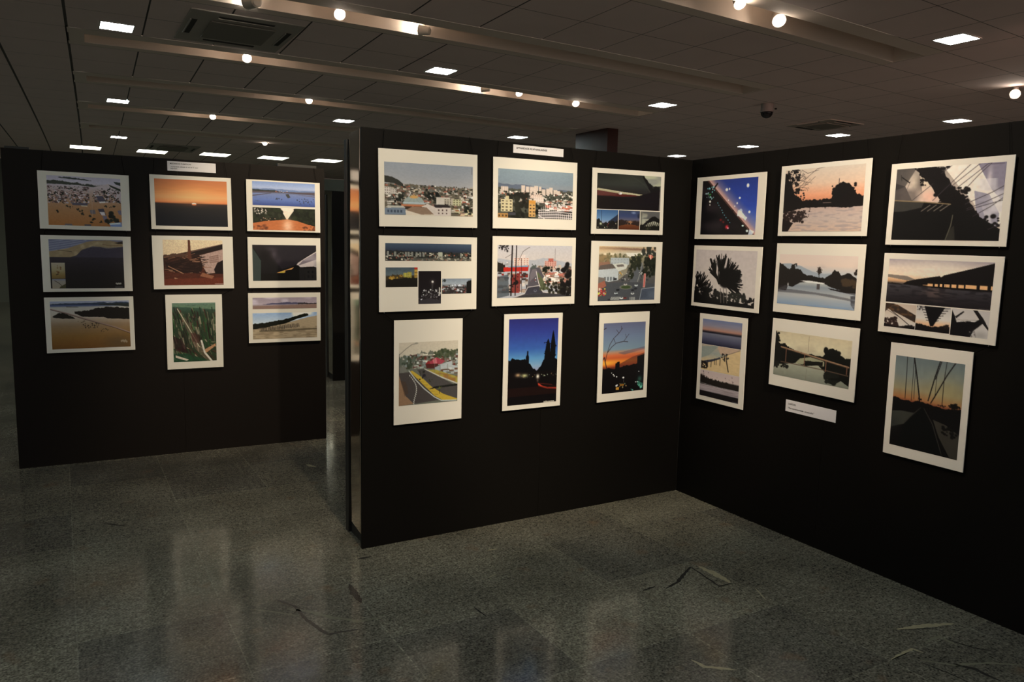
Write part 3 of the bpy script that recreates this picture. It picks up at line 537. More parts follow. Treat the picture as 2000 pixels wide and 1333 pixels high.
def a5(p):
    p.grad([(0,(196,186,176)), (.3,(206,190,172)), (1,(190,170,150))]); p.ridge([(0,.26),(.4,.3),(.6,.25),(.9,.3),(1,.34)],(176,172,166),.03,6); p.rects(16,.02,.2,.3,.38,.02,.09,[(206,196,180),(176,170,160)]); p.bld(.21,.24,.2,.2,(222,196,170),(190,110,90),5,6); p.bld(.3,.18,.06,.06,(222,200,180)); p.bld(.62,.3,.16,.16,(216,160,136),(150,80,64),5,5); p.bld(.67,.25,.07,.06,(190,100,80)); p.ln([(.76,.06),(.76,.3)],.006,(90,80,76))
    p.rects(190,.52,1,.38,.75,.03,.03,[(232,214,190),(190,120,96),(226,190,160),(140,120,100),(56,52,40),(206,180,150)],.8); p.ridge([(0,.32),(.06,.33),(.1,.4)],(46,40,32),.05,20,base=[(0,.5),(.1,.5)]); p.poly([(.08,.42),(.41,.38),(.4,.49),(.08,.5)],(190,34,20)); p.poly([(.14,.4),(.4,.38),(.4,.41),(.14,.42)],(130,150,160)); p.rects(60,0,.4,.48,.9,.05,.05,[(190,160,130),(150,46,34),(60,46,40),(110,84,66),(206,190,170)],.3); p.poly([(.18,.55),(.3,.55),(.3,.88),(.18,.9)],(130,34,26),.8); p.poly([(0,.6),(.14,.55),(.16,.95),(0,1)],(78,84,84),.8)
    p.poly([(.43,.42),(.55,.42),(.62,.6),(.56,.72),(.6,.9),(1,.96),(1,1),(.2,1),(.36,.93),(.4,.75)],(92,84,84)); p.poly([(.46,.45),(.51,.45),(.53,.55),(.42,.7),(.43,.55)],(120,108,106)); p.poly([(.38,.8),(.56,.78),(.6,.92),(.36,.93)],(66,62,66)); p.poly([(.51,.52),(.54,.52),(.6,.65),(.66,.85),(.58,.88),(.55,.7)],(96,100,66)); p.ln([(.57,.38),(.6,.55),(.66,.65),(.72,.75),(.8,.87),(1,.95)],.014,(206,186,160)); p.ln([(.51,.5),(.54,.7),(.57,.82),(.61,.9),(.8,.93),(1,.96)],.014,(226,210,190)); p.ln([(.23,.99),(.36,.92),(.4,.8),(.56,.77)],.012,(216,200,180)); p.poly([(.2,1),(.36,.94),(.62,.92),(1,.97),(1,1)],(66,62,60)); p.poly([(.6,.55),(.72,.68),(.84,.86),(.98,.92),(.98,.6),(.75,.55)],(120,100,76),.5); p.rects(40,.62,.95,.5,.72,.05,.03,[(230,206,184),(190,110,86),(236,226,210)],.2)
    p.blobs(50,.66,.96,.66,.92,.022,[(44,40,28),(60,56,38),(30,26,20)]); p.blobs(20,.56,.7,.74,.86,.018,[(84,84,54),(60,60,40)]); p.blobs(14,.6,.74,.42,.5,.02,DARKT); p.blobs(40,.86,1,.36,.98,.035,[(34,28,22),(24,20,18)]); p.blobs(10,.44,.52,.36,.48,.015,[(84,90,80)]); p.el(.5,.87,.022,.03,(110,108,112)); p.el(.5,.86,.012,.015,(50,50,54)); p.blobs(5,.44,.56,.6,.7,.007,[(226,220,210),(170,50,40)])
    for x, w in ((.19,.03),(.245,.022)): p.ln([(x,.0),(x-.01,.95)],w,(34,26,24))
    p.ln([(.28,.28),(.33,.12),(.4,.05),(.42,.04)],.008,(70,60,56)); p.ln([(.31,.25),(.32,.9)],.01,(70,50,44)); p.blobs(24,.02,.14,.0,.08,.014,[(40,36,34)]); p.blobs(8,.09,.13,.06,.14,.012,[(40,36,34)]); p.ln([(.1,.24),(.2,.16)],.005,(60,50,48)); p.blobs(20,.18,.28,.55,.8,.014,[(30,24,22)]); p.tex(.06,60,60)
def a6(p):
    p.grad([(0,(206,186,150)), (.06,(190,160,130)), (.12,(206,194,176)), (.2,(150,140,112)), (.5,(96,92,88)), (1,(70,72,82))]); p.ridge([(0,.02),(.5,.03),(1,.06)],(150,116,96),.02,14,base=[(0,.06),(1,.08)]); p.poly([(.08,.13),(.3,.13),(.3,.16),(.08,.16)],(236,226,210)); p.poly([(.46,.12),(.78,.12),(.76,.18),(.5,.2)],(236,228,212)); p.blobs(60,0,1,.14,.26,.022,[(92,92,62),(110,104,72),(76,78,54)]); p.blobs(30,.76,1,.0,.17,.03,[(46,50,44),(60,62,54)]); p.blobs(30,0,.16,.16,.3,.03,[(130,108,76),(96,88,62)]); p.glow(.05,.05,.3,.2,(226,190,140),.5)
    p.bld(.2,.21,.32,.13,(176,182,186),(160,166,172),6,2); p.poly([(0,.3),(.18,.28),(.2,.34),(0,.38)],(150,110,90)); p.poly([(.03,.35),(.22,.32),(.34,.4),(.0,.43)],(104,92,86)); p.poly([(0,.43),(.34,.4),(.34,.62),(.18,.65),(0,.6)],(186,190,194)); [p.poly([(.1+.05*i,.56),(.13+.05*i,.56),(.13+.05*i,.63),(.1+.05*i,.63)],(110,116,122)) for i in range(4)]; p.poly([(.24,.33),(.4,.3),(.5,.34),(.46,.45),(.34,.46)],(206,204,196)); p.poly([(.3,.34),(.42,.33),(.44,.37),(.32,.38)],(120,110,104)); p.poly([(.34,.46),(.5,.4),(.48,.5),(.34,.62)],(150,140,120)); p.blobs(5,.35,.4,.46,.52,.012,[(200,150,50)])
    p.poly([(.66,.32),(.76,.3),(.78,.45),(.7,.66),(.54,.66),(.6,.5)],(96,98,104)); p.ln([(.76,.3),(.72,.5),(.68,.65)],.012,(160,158,150)); p.blobs(50,.56,.72,.2,.42,.026,[(36,42,30),(48,52,36)]); p.blobs(20,.5,.6,.4,.6,.02,[(40,46,32)]); p.blobs(60,.78,1,.22,.55,.035,[(32,38,28),(26,30,22),(44,48,34)]); p.blobs(26,.35,.55,.48,.7,.008,[(206,206,206),(50,50,54),(120,40,36)]); p.rects(14,.7,.76,.45,.64,.012,.012,[(206,206,200),(60,60,64)])
    p.poly([(0,.7),(.3,.66),(.6,.66),(1,.7),(1,1),(0,1)],(78,80,86)); p.el(.48,.75,.12,.045,(120,118,108)); p.el(.48,.75,.1,.035,(62,78,46),1,.3)
    for x, y, c in ((.34,.8,(30,32,36)),(.31,.86,(190,196,200)),(.32,.89,(70,72,78)),(.6,.81,(40,42,48)),(.6,.87,(206,208,206)),(.66,.72,(200,204,206)),(.65,.78,(44,46,52)),(.47,.7,(200,190,186)),(.41,.95,(220,222,222)),(.47,.95,(130,50,44)),(.2,.98,(40,40,44)),(.85,.62,(70,72,80)),(.42,.62,(60,62,66)),(.29,.6,(40,40,44))): p.el(x,y,.036,.022,c,1,.3); p.el(x,y-.008,.018,.009,(40,44,52),.8)
    p.poly([(0,.62),(.1,.6),(.14,.72),(.02,.82),(0,.82)],(160,96,78)); p.poly([(0,.56),(.12,.58),(.12,.62),(0,.68)],(120,110,104)); p.rects(22,0,.14,.74,.9,.03,.03,[(196,190,60),(176,50,50),(70,70,66),(206,190,170)]); p.ln([(.02,.9),(.12,.8)],.03,(150,50,50)); [p.ln([(.24+.02*k,.93),(.22+.02*k,.98)],.01,(206,206,200)) for k in range(8)]; [p.ln([(.56+.02*k,.94),(.56+.02*k,.99)],.01,(206,206,200)) for k in range(5)]
    p.poly([(.76,.79),(1,.76),(1,1),(.73,.99)],(72,80,96)); p.ln([(.76,.79),(1,.76)],.012,(150,156,164)); p.ln([(.76,.79),(.73,.99)],.012,(150,156,164)); p.mixn((96,106,122),10,4,.5,.7,p.mpoly([(.77,.8),(1,.77),(1,1),(.75,.99)]),.6); p.poly([(.79,.5),(.83,.5),(.82,.76),(.78,.76)],(196,150,140)); p.ln([(.81,.52),(.8,.74)],.02,(206,70,66)); p.poly([(.86,.16),(.92,.15),(.95,.19),(.91,.24),(.87,.2)],(206,110,90)); p.ln([(.9,.16),(.9,.23)],.02,(230,200,180)); p.tex(.07,70,60); p.im = np.clip(p.im*np.array([1.02, 1.0, .92]), 0, 255)
def a7(p):
    p.grad([(0,(202,188,170)), (.2,(200,188,170)), (.3,(180,176,160)), (1,(120,110,96))]); p.ridge([(0,.26),(.15,.22),(.3,.18),(.6,.17),(1,.16)],(110,112,100),.05,24); p.rects(170,.05,1,.2,.42,.04,.03,[(180,182,176),(206,200,186),(120,110,100),(70,80,60),(150,160,160),(110,56,48),(60,64,48)],.4); p.blobs(50,.6,1,.15,.26,.03,[(62,72,50),(84,90,66)]); p.blobs(30,0,.3,.22,.35,.03,[(96,104,92),(70,80,66)]); p.rects(10,.35,.6,.17,.22,.06,.03,[(206,196,180)])
    p.poly([(.44,.36),(.58,.29),(.62,.26),(.78,.33),(.7,.38),(.62,.37)],(170,62,80)); p.poly([(.56,.3),(.62,.26),(.64,.36),(.58,.36)],(206,110,120)); p.poly([(.44,.36),(.5,.3),(.52,.36)],(150,40,40)); p.poly([(.44,.36),(.66,.36),(.64,.44),(.46,.43)],(90,40,36)); p.poly([(.68,.38),(.9,.33),(.9,.4),(1,.42),(1,.52),(.68,.48)],(176,180,182)); p.poly([(.6,.42),(.7,.39),(.7,.48),(.6,.48)],(150,160,164)); p.poly([(.0,.4),(.1,.36),(.14,.46),(0,.5)],(120,118,110)); p.rects(16,.7,1,.44,.54,.08,.03,[(150,156,160),(190,190,186),(110,80,60)])
    p.poly([(.4,.45),(.62,.46),(1,.6),(1,.72),(.8,.62),(.45,.46)],(166,150,66)); p.mixn((150,96,50),14,14,.5,.7,p.mpoly([(.6,.5),(1,.58),(1,.7),(.8,.62)]),.7); p.ln([(.43,.44),(.7,.58),(1,.71)],.02,(190,184,176))
    p.poly([(0,.48),(.18,.47),(.3,.55),(.5,.75),(.75,.93),(.75,.95),(.3,.98),(.12,.98),(.05,.8),(0,.7)],(78,70,68)); p.poly([(.3,.44),(.42,.44),(.72,.6),(1,.76),(1,.95),(.85,.92),(.7,.86),(.5,.68),(.38,.55)],(82,76,74)); p.poly([(.18,.46),(.22,.45),(.36,.55),(.55,.73),(.75,.86),(1,.96),(.98,.98),(.74,.96),(.6,.88),(.4,.68),(.27,.55)],(196,164,50)); p.ln([(.17,.45),(.28,.6),(.42,.75),(.6,.9),(.72,.965),(.98,.98)],.016,(190,192,186)); [p.ln([(.18+.06*math.sin(k*.28)+.008*k,.52+.03*k),(.185+.06*math.sin(k*.28)+.008*k,.535+.03*k)],.012,(216,214,206)) for k in range(16)]
    p.poly([(0,.5),(.04,.62),(.12,.85),(.25,.98),(.02,1),(0,1)],(150,116,88)); p.poly([(.03,.6),(.12,.62),(.16,.8),(.1,.85)],(84,62,48),.6); p.poly([(.5,.77),(.6,.73),(1,.71),(1,.74),(.62,.76)],(34,34,30)); p.blobs(16,.34,.46,.46,.6,.014,[(34,32,30),(60,60,44)]); p.el(.42,.54,.03,.025,(40,36,46)); p.blobs(8,.5,.56,.6,.66,.01,[(60,62,40)])
    p.ln([(.0,.2),(.12,.1),(.22,.035),(.3,.025)],.008,(110,104,96)); p.el(.29,.022,.03,.014,(150,144,130)); p.ln([(.01,.18),(.01,.5)],.01,(70,62,56)); [p.ln([(x,.28+.05*i),(x-.005,.5+.07*i)],.006,(120,112,104)) for i, x in enumerate((.6,.69,.82))]; p.ln([(.685,.75),(.685,.85)],.008,(60,50,34)); p.blobs(6,.66,.72,.73,.78,.015,[(96,100,50)]); [p.ln([(.3+.06*k,.58+.055*k),(.36+.06*k,.59+.055*k)],.006,(150,120,40)) for k in range(6)]; p.tex(.06,60,50); p.im = np.clip(p.im*np.array([1.02, 1.0, .92]), 0, 255)
def a8(p):
    p.grad([(0,(44,44,108)), (.15,(46,60,134)), (.35,(50,96,160)), (.46,(84,144,178)), (.55,(130,160,176)), (.6,(150,150,166)), (.63,(90,74,84)), (.66,(26,18,20)), (1,(22,10,10))]); p.ridge([(0,.48),(.08,.46),(.2,.48),(.3,.46),(.38,.5),(.5,.58),(.57,.6),(.64,.58),(.7,.5),(.8,.44),(1,.5)],(14,12,14),.02,24)
    p.poly([(.35,.5),(.35,.44),(.385,.4),(.41,.44),(.41,.55)],(14,14,18)); p.ln([(.385,.385),(.385,.5)],.02,(14,14,18)); p.poly([(.7,.6),(.74,.38),(.77,.27),(.80,.24),(.84,.32),(.84,.6)],(14,14,16)); p.poly([(.82,.6),(.85,.3),(.88,.18),(.9,.14),(.92,.2),(.95,.32),(.95,.45),(.9,.6)],(14,14,16)); p.blobs(60,.72,.96,.28,.5,.012,[(14,14,16)])
    p.put(p.below(.62,1.1),(20,14,14)); p.glow(.2,.65,.05,.02,(200,160,110),.9); p.glow(.33,.66,.06,.02,(206,200,130),.95); p.glow(.6,.68,.03,.025,(255,236,196),1); p.blobs(26,.18,.6,.64,.69,.008,[(190,150,100),(120,90,70),(90,110,90)]); p.blobs(16,.66,1,.65,.68,.008,[(190,200,160),(150,120,80)]); p.glow(.6,.73,.02,.02,(120,90,70),.7)
    p.ln([(.62,.77),(.68,.8),(.8,.825),(1,.835)],.018,(206,64,36)); p.ln([(.62,.79),(.75,.82),(1,.845)],.012,(150,40,24),.8); p.ln([(.6,.76),(.7,.77),(.9,.79)],.01,(110,34,24),.7); p.put(p.below(.8,.9)*.35,(66,26,16)); p.tex(.05,30,20)
def a9(p):
    p.grad([(0,(104,104,124)), (.2,(116,130,146)), (.38,(126,146,150)), (.42,(190,140,104)), (.46,(216,110,56)), (.5,(206,90,40)), (.55,(232,130,30)), (.6,(206,80,20)), (.64,(110,46,30)), (.68,(36,26,26)), (1,(14,12,12))]); p.poly([(.35,.43),(1,.36),(1,.4),(.5,.46)],(104,90,96),.6); p.glow(.05,.57,.3,.04,(250,180,40),.8); p.poly([(.3,.62),(.7,.5),(1,.45),(1,.7),(.3,.68)],(96,50,40),.6); p.glow(.9,.41,.2,.02,(226,120,90),.5)
    p.ridge([(0,.64),(.3,.65),(.6,.62),(1,.6)],(20,16,16),.02,14); p.poly([(.3,.58),(.34,.57),(.34,.56),(.37,.56),(.38,.55),(.4,.56),(.4,.66),(.3,.68)],(18,16,18)); p.poly([(.82,.5),(1,.47),(1,1),(.84,.9)],(18,18,20)); p.glow(.9,.83,.05,.04,(60,110,86),.8); p.poly([(.83,.85),(.98,.9),(.95,.97),(.86,.93)],(60,150,116),.7); p.blobs(8,.84,.98,.86,.96,.02,[(110,190,150)])
    p.tw = [p.ln(q_,w_,(60,42,40)) for q_, w_ in (([(.1,.64),(.06,.55),(.04,.48),(0,.52)],.014),([(.06,.55),(.1,.42),(.2,.34),(.3,.29),(.48,.27),(.58,.28)],.009),([(.1,.42),(.16,.3),(.24,.22),(.36,.15),(.42,.1),(.44,.08)],.008),([(.24,.22),(.28,.28)],.007),([(.36,.15),(.3,.1)],.006),([(.42,.1),(.41,.05)],.005),([(.48,.27),(.54,.22),(.6,.17)],.006),([(.54,.22),(.52,.17)],.005),([(0,.09),(.06,.07)],.012))]
    for x, y, r in ((.22,.71,.014),(.26,.735,.02),(.28,.755,.02),(.34,.77,.022),(.5,.79,.03),(.87,.72,.016),(.8,.87,.016),(.84,.87,.016),(.34,.9,.03),(.36,.89,.02)): p.el(x,y,r,r*.55,(230,225,210),1,.5)
    p.poly([(.33,.92),(.4,.92),(.4,.96),(.33,.96)],(200,140,40)); p.poly([(.42,.88),(.52,.88),(.52,.91),(.42,.91)],(150,100,30)); p.blobs(8,.4,.6,.86,.93,.015,[(190,150,90),(110,120,90)]); p.ln([(.51,.8),(.51,.86)],.006,(110,100,90)); p.blobs(6,.6,.95,.95,.99,.012,[(110,190,160)])
def b1(p):
    p.grad([(0,(30,50,110)), (.5,(40,66,140)), (1,(110,130,170))]); X, Y = p.X, p.Y; d = (Y-.0)-(X-.12)*1.15
    p.put(np.clip(1-(.0-d)/.32, 0, 1), (150,120,120)); p.put(np.clip(1-(.0-d)/.12, 0, 1)*(d < 0), (206,150,124)); p.put(np.clip((d-.0)*60, 0, 1), (30,24,22)); p.put(np.clip((d-.0)*60,0,1)*np.clip((.05-d)*60,0,1), (96,60,48)); p.put(np.clip((d-.2)*4,0,1), (20,16,18)); p.mixn((44,34,34),6,6,.5,.9,np.clip((d-.12)*6,0,1))
    for x, y, rx, ry in ((.83,.14,.03,.045),(.46,.19,.03,.035),(.51,.18,.015,.025),(.7,.35,.022,.025),(.5,.38,.012,.016),(.66,.44,.016,.024),(.62,.49,.012,.014),(.88,.6,.024,.03)): p.el(x,y,rx,ry,(222,226,220),1,.5)
    p.poly([(.68,.56),(.74,.58),(.84,.7),(.82,.75),(.72,.64)],(206,216,210),.85); p.blobs(8,.68,.84,.56,.74,.03,[(226,230,222)],.6); p.poly([(.28,.05),(.3,.07),(.2,.21),(.17,.19)],(36,26,26)); p.poly([(.58,.56),(.61,.56),(.58,.62),(.55,.62)],(34,20,20)); p.poly([(.9,.9),(.98,.94),(.95,1),(.88,1)],(216,214,206),.8)
    p.blobs(26,.06,.24,.1,.34,.012,[(110,180,170),(150,200,190),(190,210,206)]); p.glow(.15,.26,.02,.015,(60,190,60),.9); p.el(.16,.39,.025,.026,(240,226,190),1,.5); p.el(.16,.45,.012,.02,(230,216,180),1,.5); [p.el(.3+.03*k+p.rng.uniform(-.01,.01),.42+.045*k,.01,.012,(120,190,190),.9,.5) for k in range(9)]; p.glow(.5,.86,.03,.035,(220,40,50),1); p.el(.52,.88,.02,.02,(240,150,160),1,.6); p.glow(.38,.73,.02,.02,(150,30,30),.9); p.glow(.43,.77,.02,.02,(150,40,34),.8); p.el(.78,.84,.025,.02,(200,220,200),1,.5); p.el(.86,.93,.03,.03,(206,216,206),1,.6); p.tex(.05,20,20)
def leafy(p, n, x0, x1, y0, y1, r, c=(24,18,16)): p.blobs(n, x0, x1, y0, y1, r, [c], 1, r*p.asp*.8)
def b2(p):
    p.grad([(0,(198,172,142)), (.25,(208,166,130)), (.42,(216,140,96)), (.5,(206,126,84)), (.6,(180,146,124)), (.8,(180,152,130)), (1,(190,152,122))]); p.mixn((150,128,116), 50, 14, .5, .8, p.below(.6), .7)
    p.ridge([(0,.05),(.05,.1),(.1,.25),(.14,.4),(.2,.46),(.26,.5),(.4,.5),(.62,.5),(.66,.3),(.7,.27),(.76,.26),(.84,.3),(.88,.36),(.92,.44),(1,.48)],(26,18,16),.03,40,base=[(0,.7),(.2,.64),(.3,.62),(.6,.62),(.8,.64),(1,.62)]); leafy(p,90,0,.2,.1,.5,.022); leafy(p,60,.62,.9,.28,.5,.022); leafy(p,40,.03,.2,.0,.1,.016); leafy(p,20,.12,.28,.3,.5,.012); p.ln([(.7,.2),(.7,.4)],.01,(26,18,16))
    p.twig(.06,.3,.7,.12,.012,(40,28,24),6); p.twig(.12,.34,.35,.12,.008,(50,36,30),5); p.ln([(.12,.3),(.3,.14),(.42,.02),(.6,-.02)],.006,(70,50,42)); p.ln([(.22,.02),(.3,.08),(.44,.04)],.006,(60,44,38)); p.ln([(.14,.28),(.3,.25),(.4,.14)],.005,(70,50,42))
    leafy(p,110,0,.28,.68,.85,.02,(40,26,22)); leafy(p,30,.2,.36,.66,.78,.014,(50,34,28)); p.poly([(0,.8),(.15,.86),(.08,1),(0,1)],(30,20,18)); p.ln([(.36,.6),(.36,.65)],.012,(26,18,16)); p.ln([(.55,.6),(.55,.64)],.012,(26,18,16)); p.ln([(.52,.555),(.62,.555)],.006,(150,120,100)); p.blobs(8,.05,.1,.05,.2,.008,[(180,150,124)]); p.tex(.05,60,40)
def b3(p):
    p.grad([(0,(150,132,112)), (.3,(176,150,126)), (1,(206,180,150))]); p.poly([(.0,.0),(.2,0),(.1,.25),(0,.3)],(60,52,46),.8); p.poly([(0,.2),(.1,.25),(.2,.5),(0,.46)],(52,44,40),.8); p.glow(.28,.2,.12,.15,(210,180,140),.6); p.glow(.35,.4,.1,.1,(226,160,126),.7); p.mixn((90,76,66),5,7,.5,.8,p.mpoly([(0,0),(.22,0),(.3,.5),(0,.48)]),.7)
    p.poly([(.45,0),(.8,0),(1,.4),(1,.8),(.9,.88),(.75,.5),(.62,.3)],(220,196,166)); p.poly([(.76,0),(1,0),(1,.5),(.9,.35)],(134,118,120)); p.poly([(.75,.35),(.88,.4),(.98,.65),(.97,.85),(.86,.8),(.78,.6)],(150,136,134)); p.glow(.87,.22,.02,.14,(216,190,170),.7); p.glow(.93,.45,.05,.12,(216,196,176),.6); p.mixn((206,188,170),7,7,.5,.7,p.mpoly([(.74,.2),(1,.2),(1,.8),(.9,.85)]),.6)
    p.ridge([(.18,.0),(.3,.0),(.42,.0),(.5,.16),(.58,.3),(.64,.4),(.72,.5),(.78,.62),(.84,.72),(.92,.82),(1,.84)],(26,20,18),.05,40,base=[(.18,.01),(.26,.12),(.32,.2),(.4,.36),(.48,.5),(.52,.6),(.7,1),(1,1)]); leafy(p,70,.24,.5,.0,.25,.02); leafy(p,70,.4,.72,.3,.6,.024); leafy(p,30,.6,.7,.3,.42,.014); leafy(p,50,.68,.98,.66,.95,.024)
    p.poly([(0,.44),(.55,.51),(.72,.6),(1,.85),(1,1),(0,1)],(22,18,16)); p.poly([(0,.445),(.3,.48),(.28,.55),(.1,.6),(0,.6)],(56,50,42)); p.ln([(0,.44),(.3,.475),(.55,.515)],.014,(130,104,70)); [p.ln([(.28+.06*k,.6),(.36+.06*k,.52)],.012,(130,112,92),.8) for k in range(4)]; p.ln([(.06,.12),(.14,.2)],.014,(28,22,20)); p.ln([(.05,.09),(.06,.17)],.006,(28,22,20)); p.ln([(.15,.18),(.11,.32)],.004,(60,48,42))
    for q_ in ([(.18,.45),(.37,.23)],[(.38,.46),(.7,.0)],[(.44,.1),(.53,.0)],[(.54,.28),(.78,.0)],[(.58,.32),(.84,.02),(.9,-.02)],[(.66,.34),(.78,.14),(.88,0)],[(.68,.52),(.9,.38),(1,.3)],[(.7,.58),(.85,.5),(1,.4)],[(.7,.6),(.9,.52),(1,.48)],[(.76,.68),(.9,.56),(1,.45)],[(.9,.85),(1,.78)]): p.ln(q_,.008,(66,54,52))
    p.ln([(.58,.66),(.57,.8),(.53,1)],.012,(96,86,66)); p.poly([(.56,.85),(.6,.8),(.62,1),(.54,1)],(60,54,42),.7); p.tex(.08,30,40); p.ln([(.87,.02),(.98,.02)],.012,(90,74,80),.7)
def b4(p):
    p.grad([(0,(186,164,146)), (1,(196,174,150))]); g = p.rng; D = (20,17,15)
    def fan(cx, cy, a0, a1, n, l):
        for k in range(n):
            a = math.radians(a0+(a1-a0)*k/n+g.uniform(-4,4)); L_ = l*g.uniform(.75,1.1); x = cx+L_*math.cos(a)/p.asp; y = cy-L_*math.sin(a); p.ln([(cx,cy),(x,y)],.016*g.uniform(.6,1.5),D); 
    fan(.5,.55,-25,80,90,.4); fan(.5,.6,-30,40,40,.42); fan(.45,.5,75,115,26,.4); p.el(.52,.5,.13,.2,D,1,.2); fan(.4,.55,115,150,14,.3); fan(.36,.45,95,125,16,.26); p.ln([(.42,.6),(.36,.45),(.26,.18)],.05,D); p.ln([(.4,.55),(.4,.15)],.022,D); p.ln([(.46,.5),(.5,.1)],.03,D)
    fan(.08,.72,20,120,26,.3); fan(.02,.7,60,90,8,.28); fan(.2,.8,20,160,26,.22); leafy(p,80,0,.4,.72,1,.035,D); leafy(p,70,.35,.85,.75,1,.03,(36,32,26)); leafy(p,40,.84,1,.82,1,.022,D); p.poly([(0,.8),(.3,.88),(1,.95),(1,1),(0,1)],D); [p.ln([(.45+.05*k,.7),(.47+.05*k,.95)],.02,(110,96,82),.8) for k in range(3)]; leafy(p,40,.6,.85,.75,.9,.02,(44,42,32)); p.tex(.05,30,30)
def b5(p):
    p.grad([(0,(206,176,150)), (.2,(208,176,148)), (.35,(176,166,152)), (.5,(190,176,150)), (.62,(130,130,126)), (.8,(168,158,142)), (1,(120,134,144))]); p.mixn((186,160,140),3,7,.5,.8,p.below(0,.25),.6); p.ridge([(.04,.19),(.15,.18),(.3,.23),(.45,.32),(.6,.36),(.7,.34)],(150,148,142),.01,8,base=[(.04,.45),(.7,.45)])
    p.ridge([(0,.18),(.08,.24),(.15,.3),(.2,.2),(.23,.28),(.3,.3),(.36,.38),(.5,.43),(.62,.42),(.68,.36),(.73,.28),(.78,.3),(.82,.38),(.88,.32),(.93,.34),(1,.42)],(34,27,22),.03,36,base=[(0,.7),(.1,.62),(.2,.64),(.3,.55),(.45,.52),(.6,.53),(.7,.6),(.85,.66),(1,.72)]); p.tree(.54,.3,.035,.07,(50,36,26),24); p.ln([(.54,.32),(.54,.45)],.014,(34,27,22)); leafy(p,14,.97,1,.25,.34,.014,(44,34,26)); leafy(p,30,.84,1,.42,.58,.03,(70,52,34)); leafy(p,20,.17,.24,.18,.3,.012,(34,27,22))
    p.poly([(.3,.51),(.42,.5),(.62,.53),(.6,.55),(.4,.54)],(206,192,170)); p.poly([(0,.68),(.3,.7),(.7,.74),(1,.8),(1,.84),(.5,.76),(0,.76)],(76,70,68),.6); p.poly([(.0,.62),(.14,.62),(.12,.72),(0,.74)],(40,32,30),.8); p.poly([(.52,.55),(.56,.55),(.56,.66),(.52,.66)],(66,54,48),.8); p.poly([(.66,.62),(.9,.66),(1,.7),(1,.72),(.7,.65)],(34,27,24)); p.poly([(.94,.74),(1,.72),(1,1),(.95,.9)],(60,56,56),.8); p.mixn((150,146,140),40,6,.5,.8,p.below(.68),.5); p.glow(.14,.6,.008,.03,(226,210,190),.9)
def b6a(p):
    p.grad([(0,(150,130,124)), (.2,(206,176,146)), (.35,(222,186,148)), (.5,(196,140,90)), (.56,(70,60,54)), (.8,(52,44,42)), (1,(30,24,24))]); p.glow(.5,.2,.35,.25,(226,200,166),.7); p.poly([(0,.36),(.2,.38),(.3,.46),(.2,.48),(0,.42)],(130,110,90)); p.grad([(.5,(78,70,68)), (.7,(58,50,48)), (1,(34,26,26))],.575,2); p.ridge([(0,.54),(.16,.56)],(36,28,22),.02,20,base=[(0,.58),(.16,.585)])
    p.glow(.48,.72,.1,.15,(110,84,70),.6); p.mixn((34,28,28),40,18,.45,.7,p.below(.6),.7); p.poly([(.16,.57),(.2,.5),(.3,.44),(.52,.34),(.53,.37),(.56,.32),(.8,.16),(1,.02),(1,.62),(.7,.62),(.4,.6)],(26,20,18)); p.poly([(.16,.57),(.2,.5),(.25,.47),(.35,.58)],(26,20,18))
    for x0, x1 in ((.41,.46),(.48,.51),(.53,.55),(.57,.58),(.585,.62),(.635,.68),(.70,.75),(.765,.86),(.89,.955),(.985,1)): p.poly([(x0,.52-.05*(x0-.4)),(x1,.52-.05*(x0-.4)),(x1,.575),(x0,.575)],(220,160,100))
    p.poly([(.36,.555),(.41,.545),(.41,.575),(.36,.565)],(190,136,86),.7); [p.el(x,.355-.03*i,.006,.02,(230,204,170)) for i, x in enumerate((.37,))]; p.ln([(.9,.985),(.99,.985)],.012,(180,160,140),.6); p.tex(.06,30,40)
def b6b(p): p.grad([(0,(190,160,130)), (1,(206,186,160))]); p.poly([(0,0),(.4,.05),(1,.42),(1,.72),(.6,.5),(0,.2)],(96,66,40)); p.mixn((60,44,34),12,12,.4,.6,p.mpoly([(0,0),(.4,.05),(1,.42),(1,.72),(.6,.5),(0,.2)])); leafy(p,50,0,.45,.6,1,.06,(52,34,28)); p.ln([(.2,.3),(.55,.6),(.9,.92)],.03,(50,40,34)); p.ln([(0,.25),(.5,.56)],.015,(60,46,40)); p.poly([(0,1),(0,.85),(.4,.95),(.6,.9),(1,.92),(1,1)],(26,18,18)); leafy(p,20,.7,1,.85,1,.05,(26,20,18)); p.poly([(0,0),(.3,0),(.1,.25),(0,.4)],(54,36,26),.8)
def b6c(p): p.grad([(0,(180,164,144)), (.5,(206,186,160)), (.72,(220,166,116)), (1,(180,110,70))]); p.poly([(.22,0),(.82,0),(.52,.78),(.44,.78)],(22,18,18)); [p.ln([(.22-.08+.035*k,.06+.1*k),(.32+.01*k,.06+.1*k)],.025,(26,22,20)) for k in range(6)]; [p.ln([(.76-.03*k,.06+.1*k),(.96-.06*k,.03+.1*k)],.025,(26,22,20)) for k in range(6)]; leafy(p,26,.0,.18,0,.2,.02,(70,60,54)); p.ridge([(0,.7),(.3,.76),(.5,.78),(.8,.74),(.9,.68),(1,.72)],(26,20,18),.06,20); leafy(p,14,.82,.98,.66,.8,.03,(44,32,26))
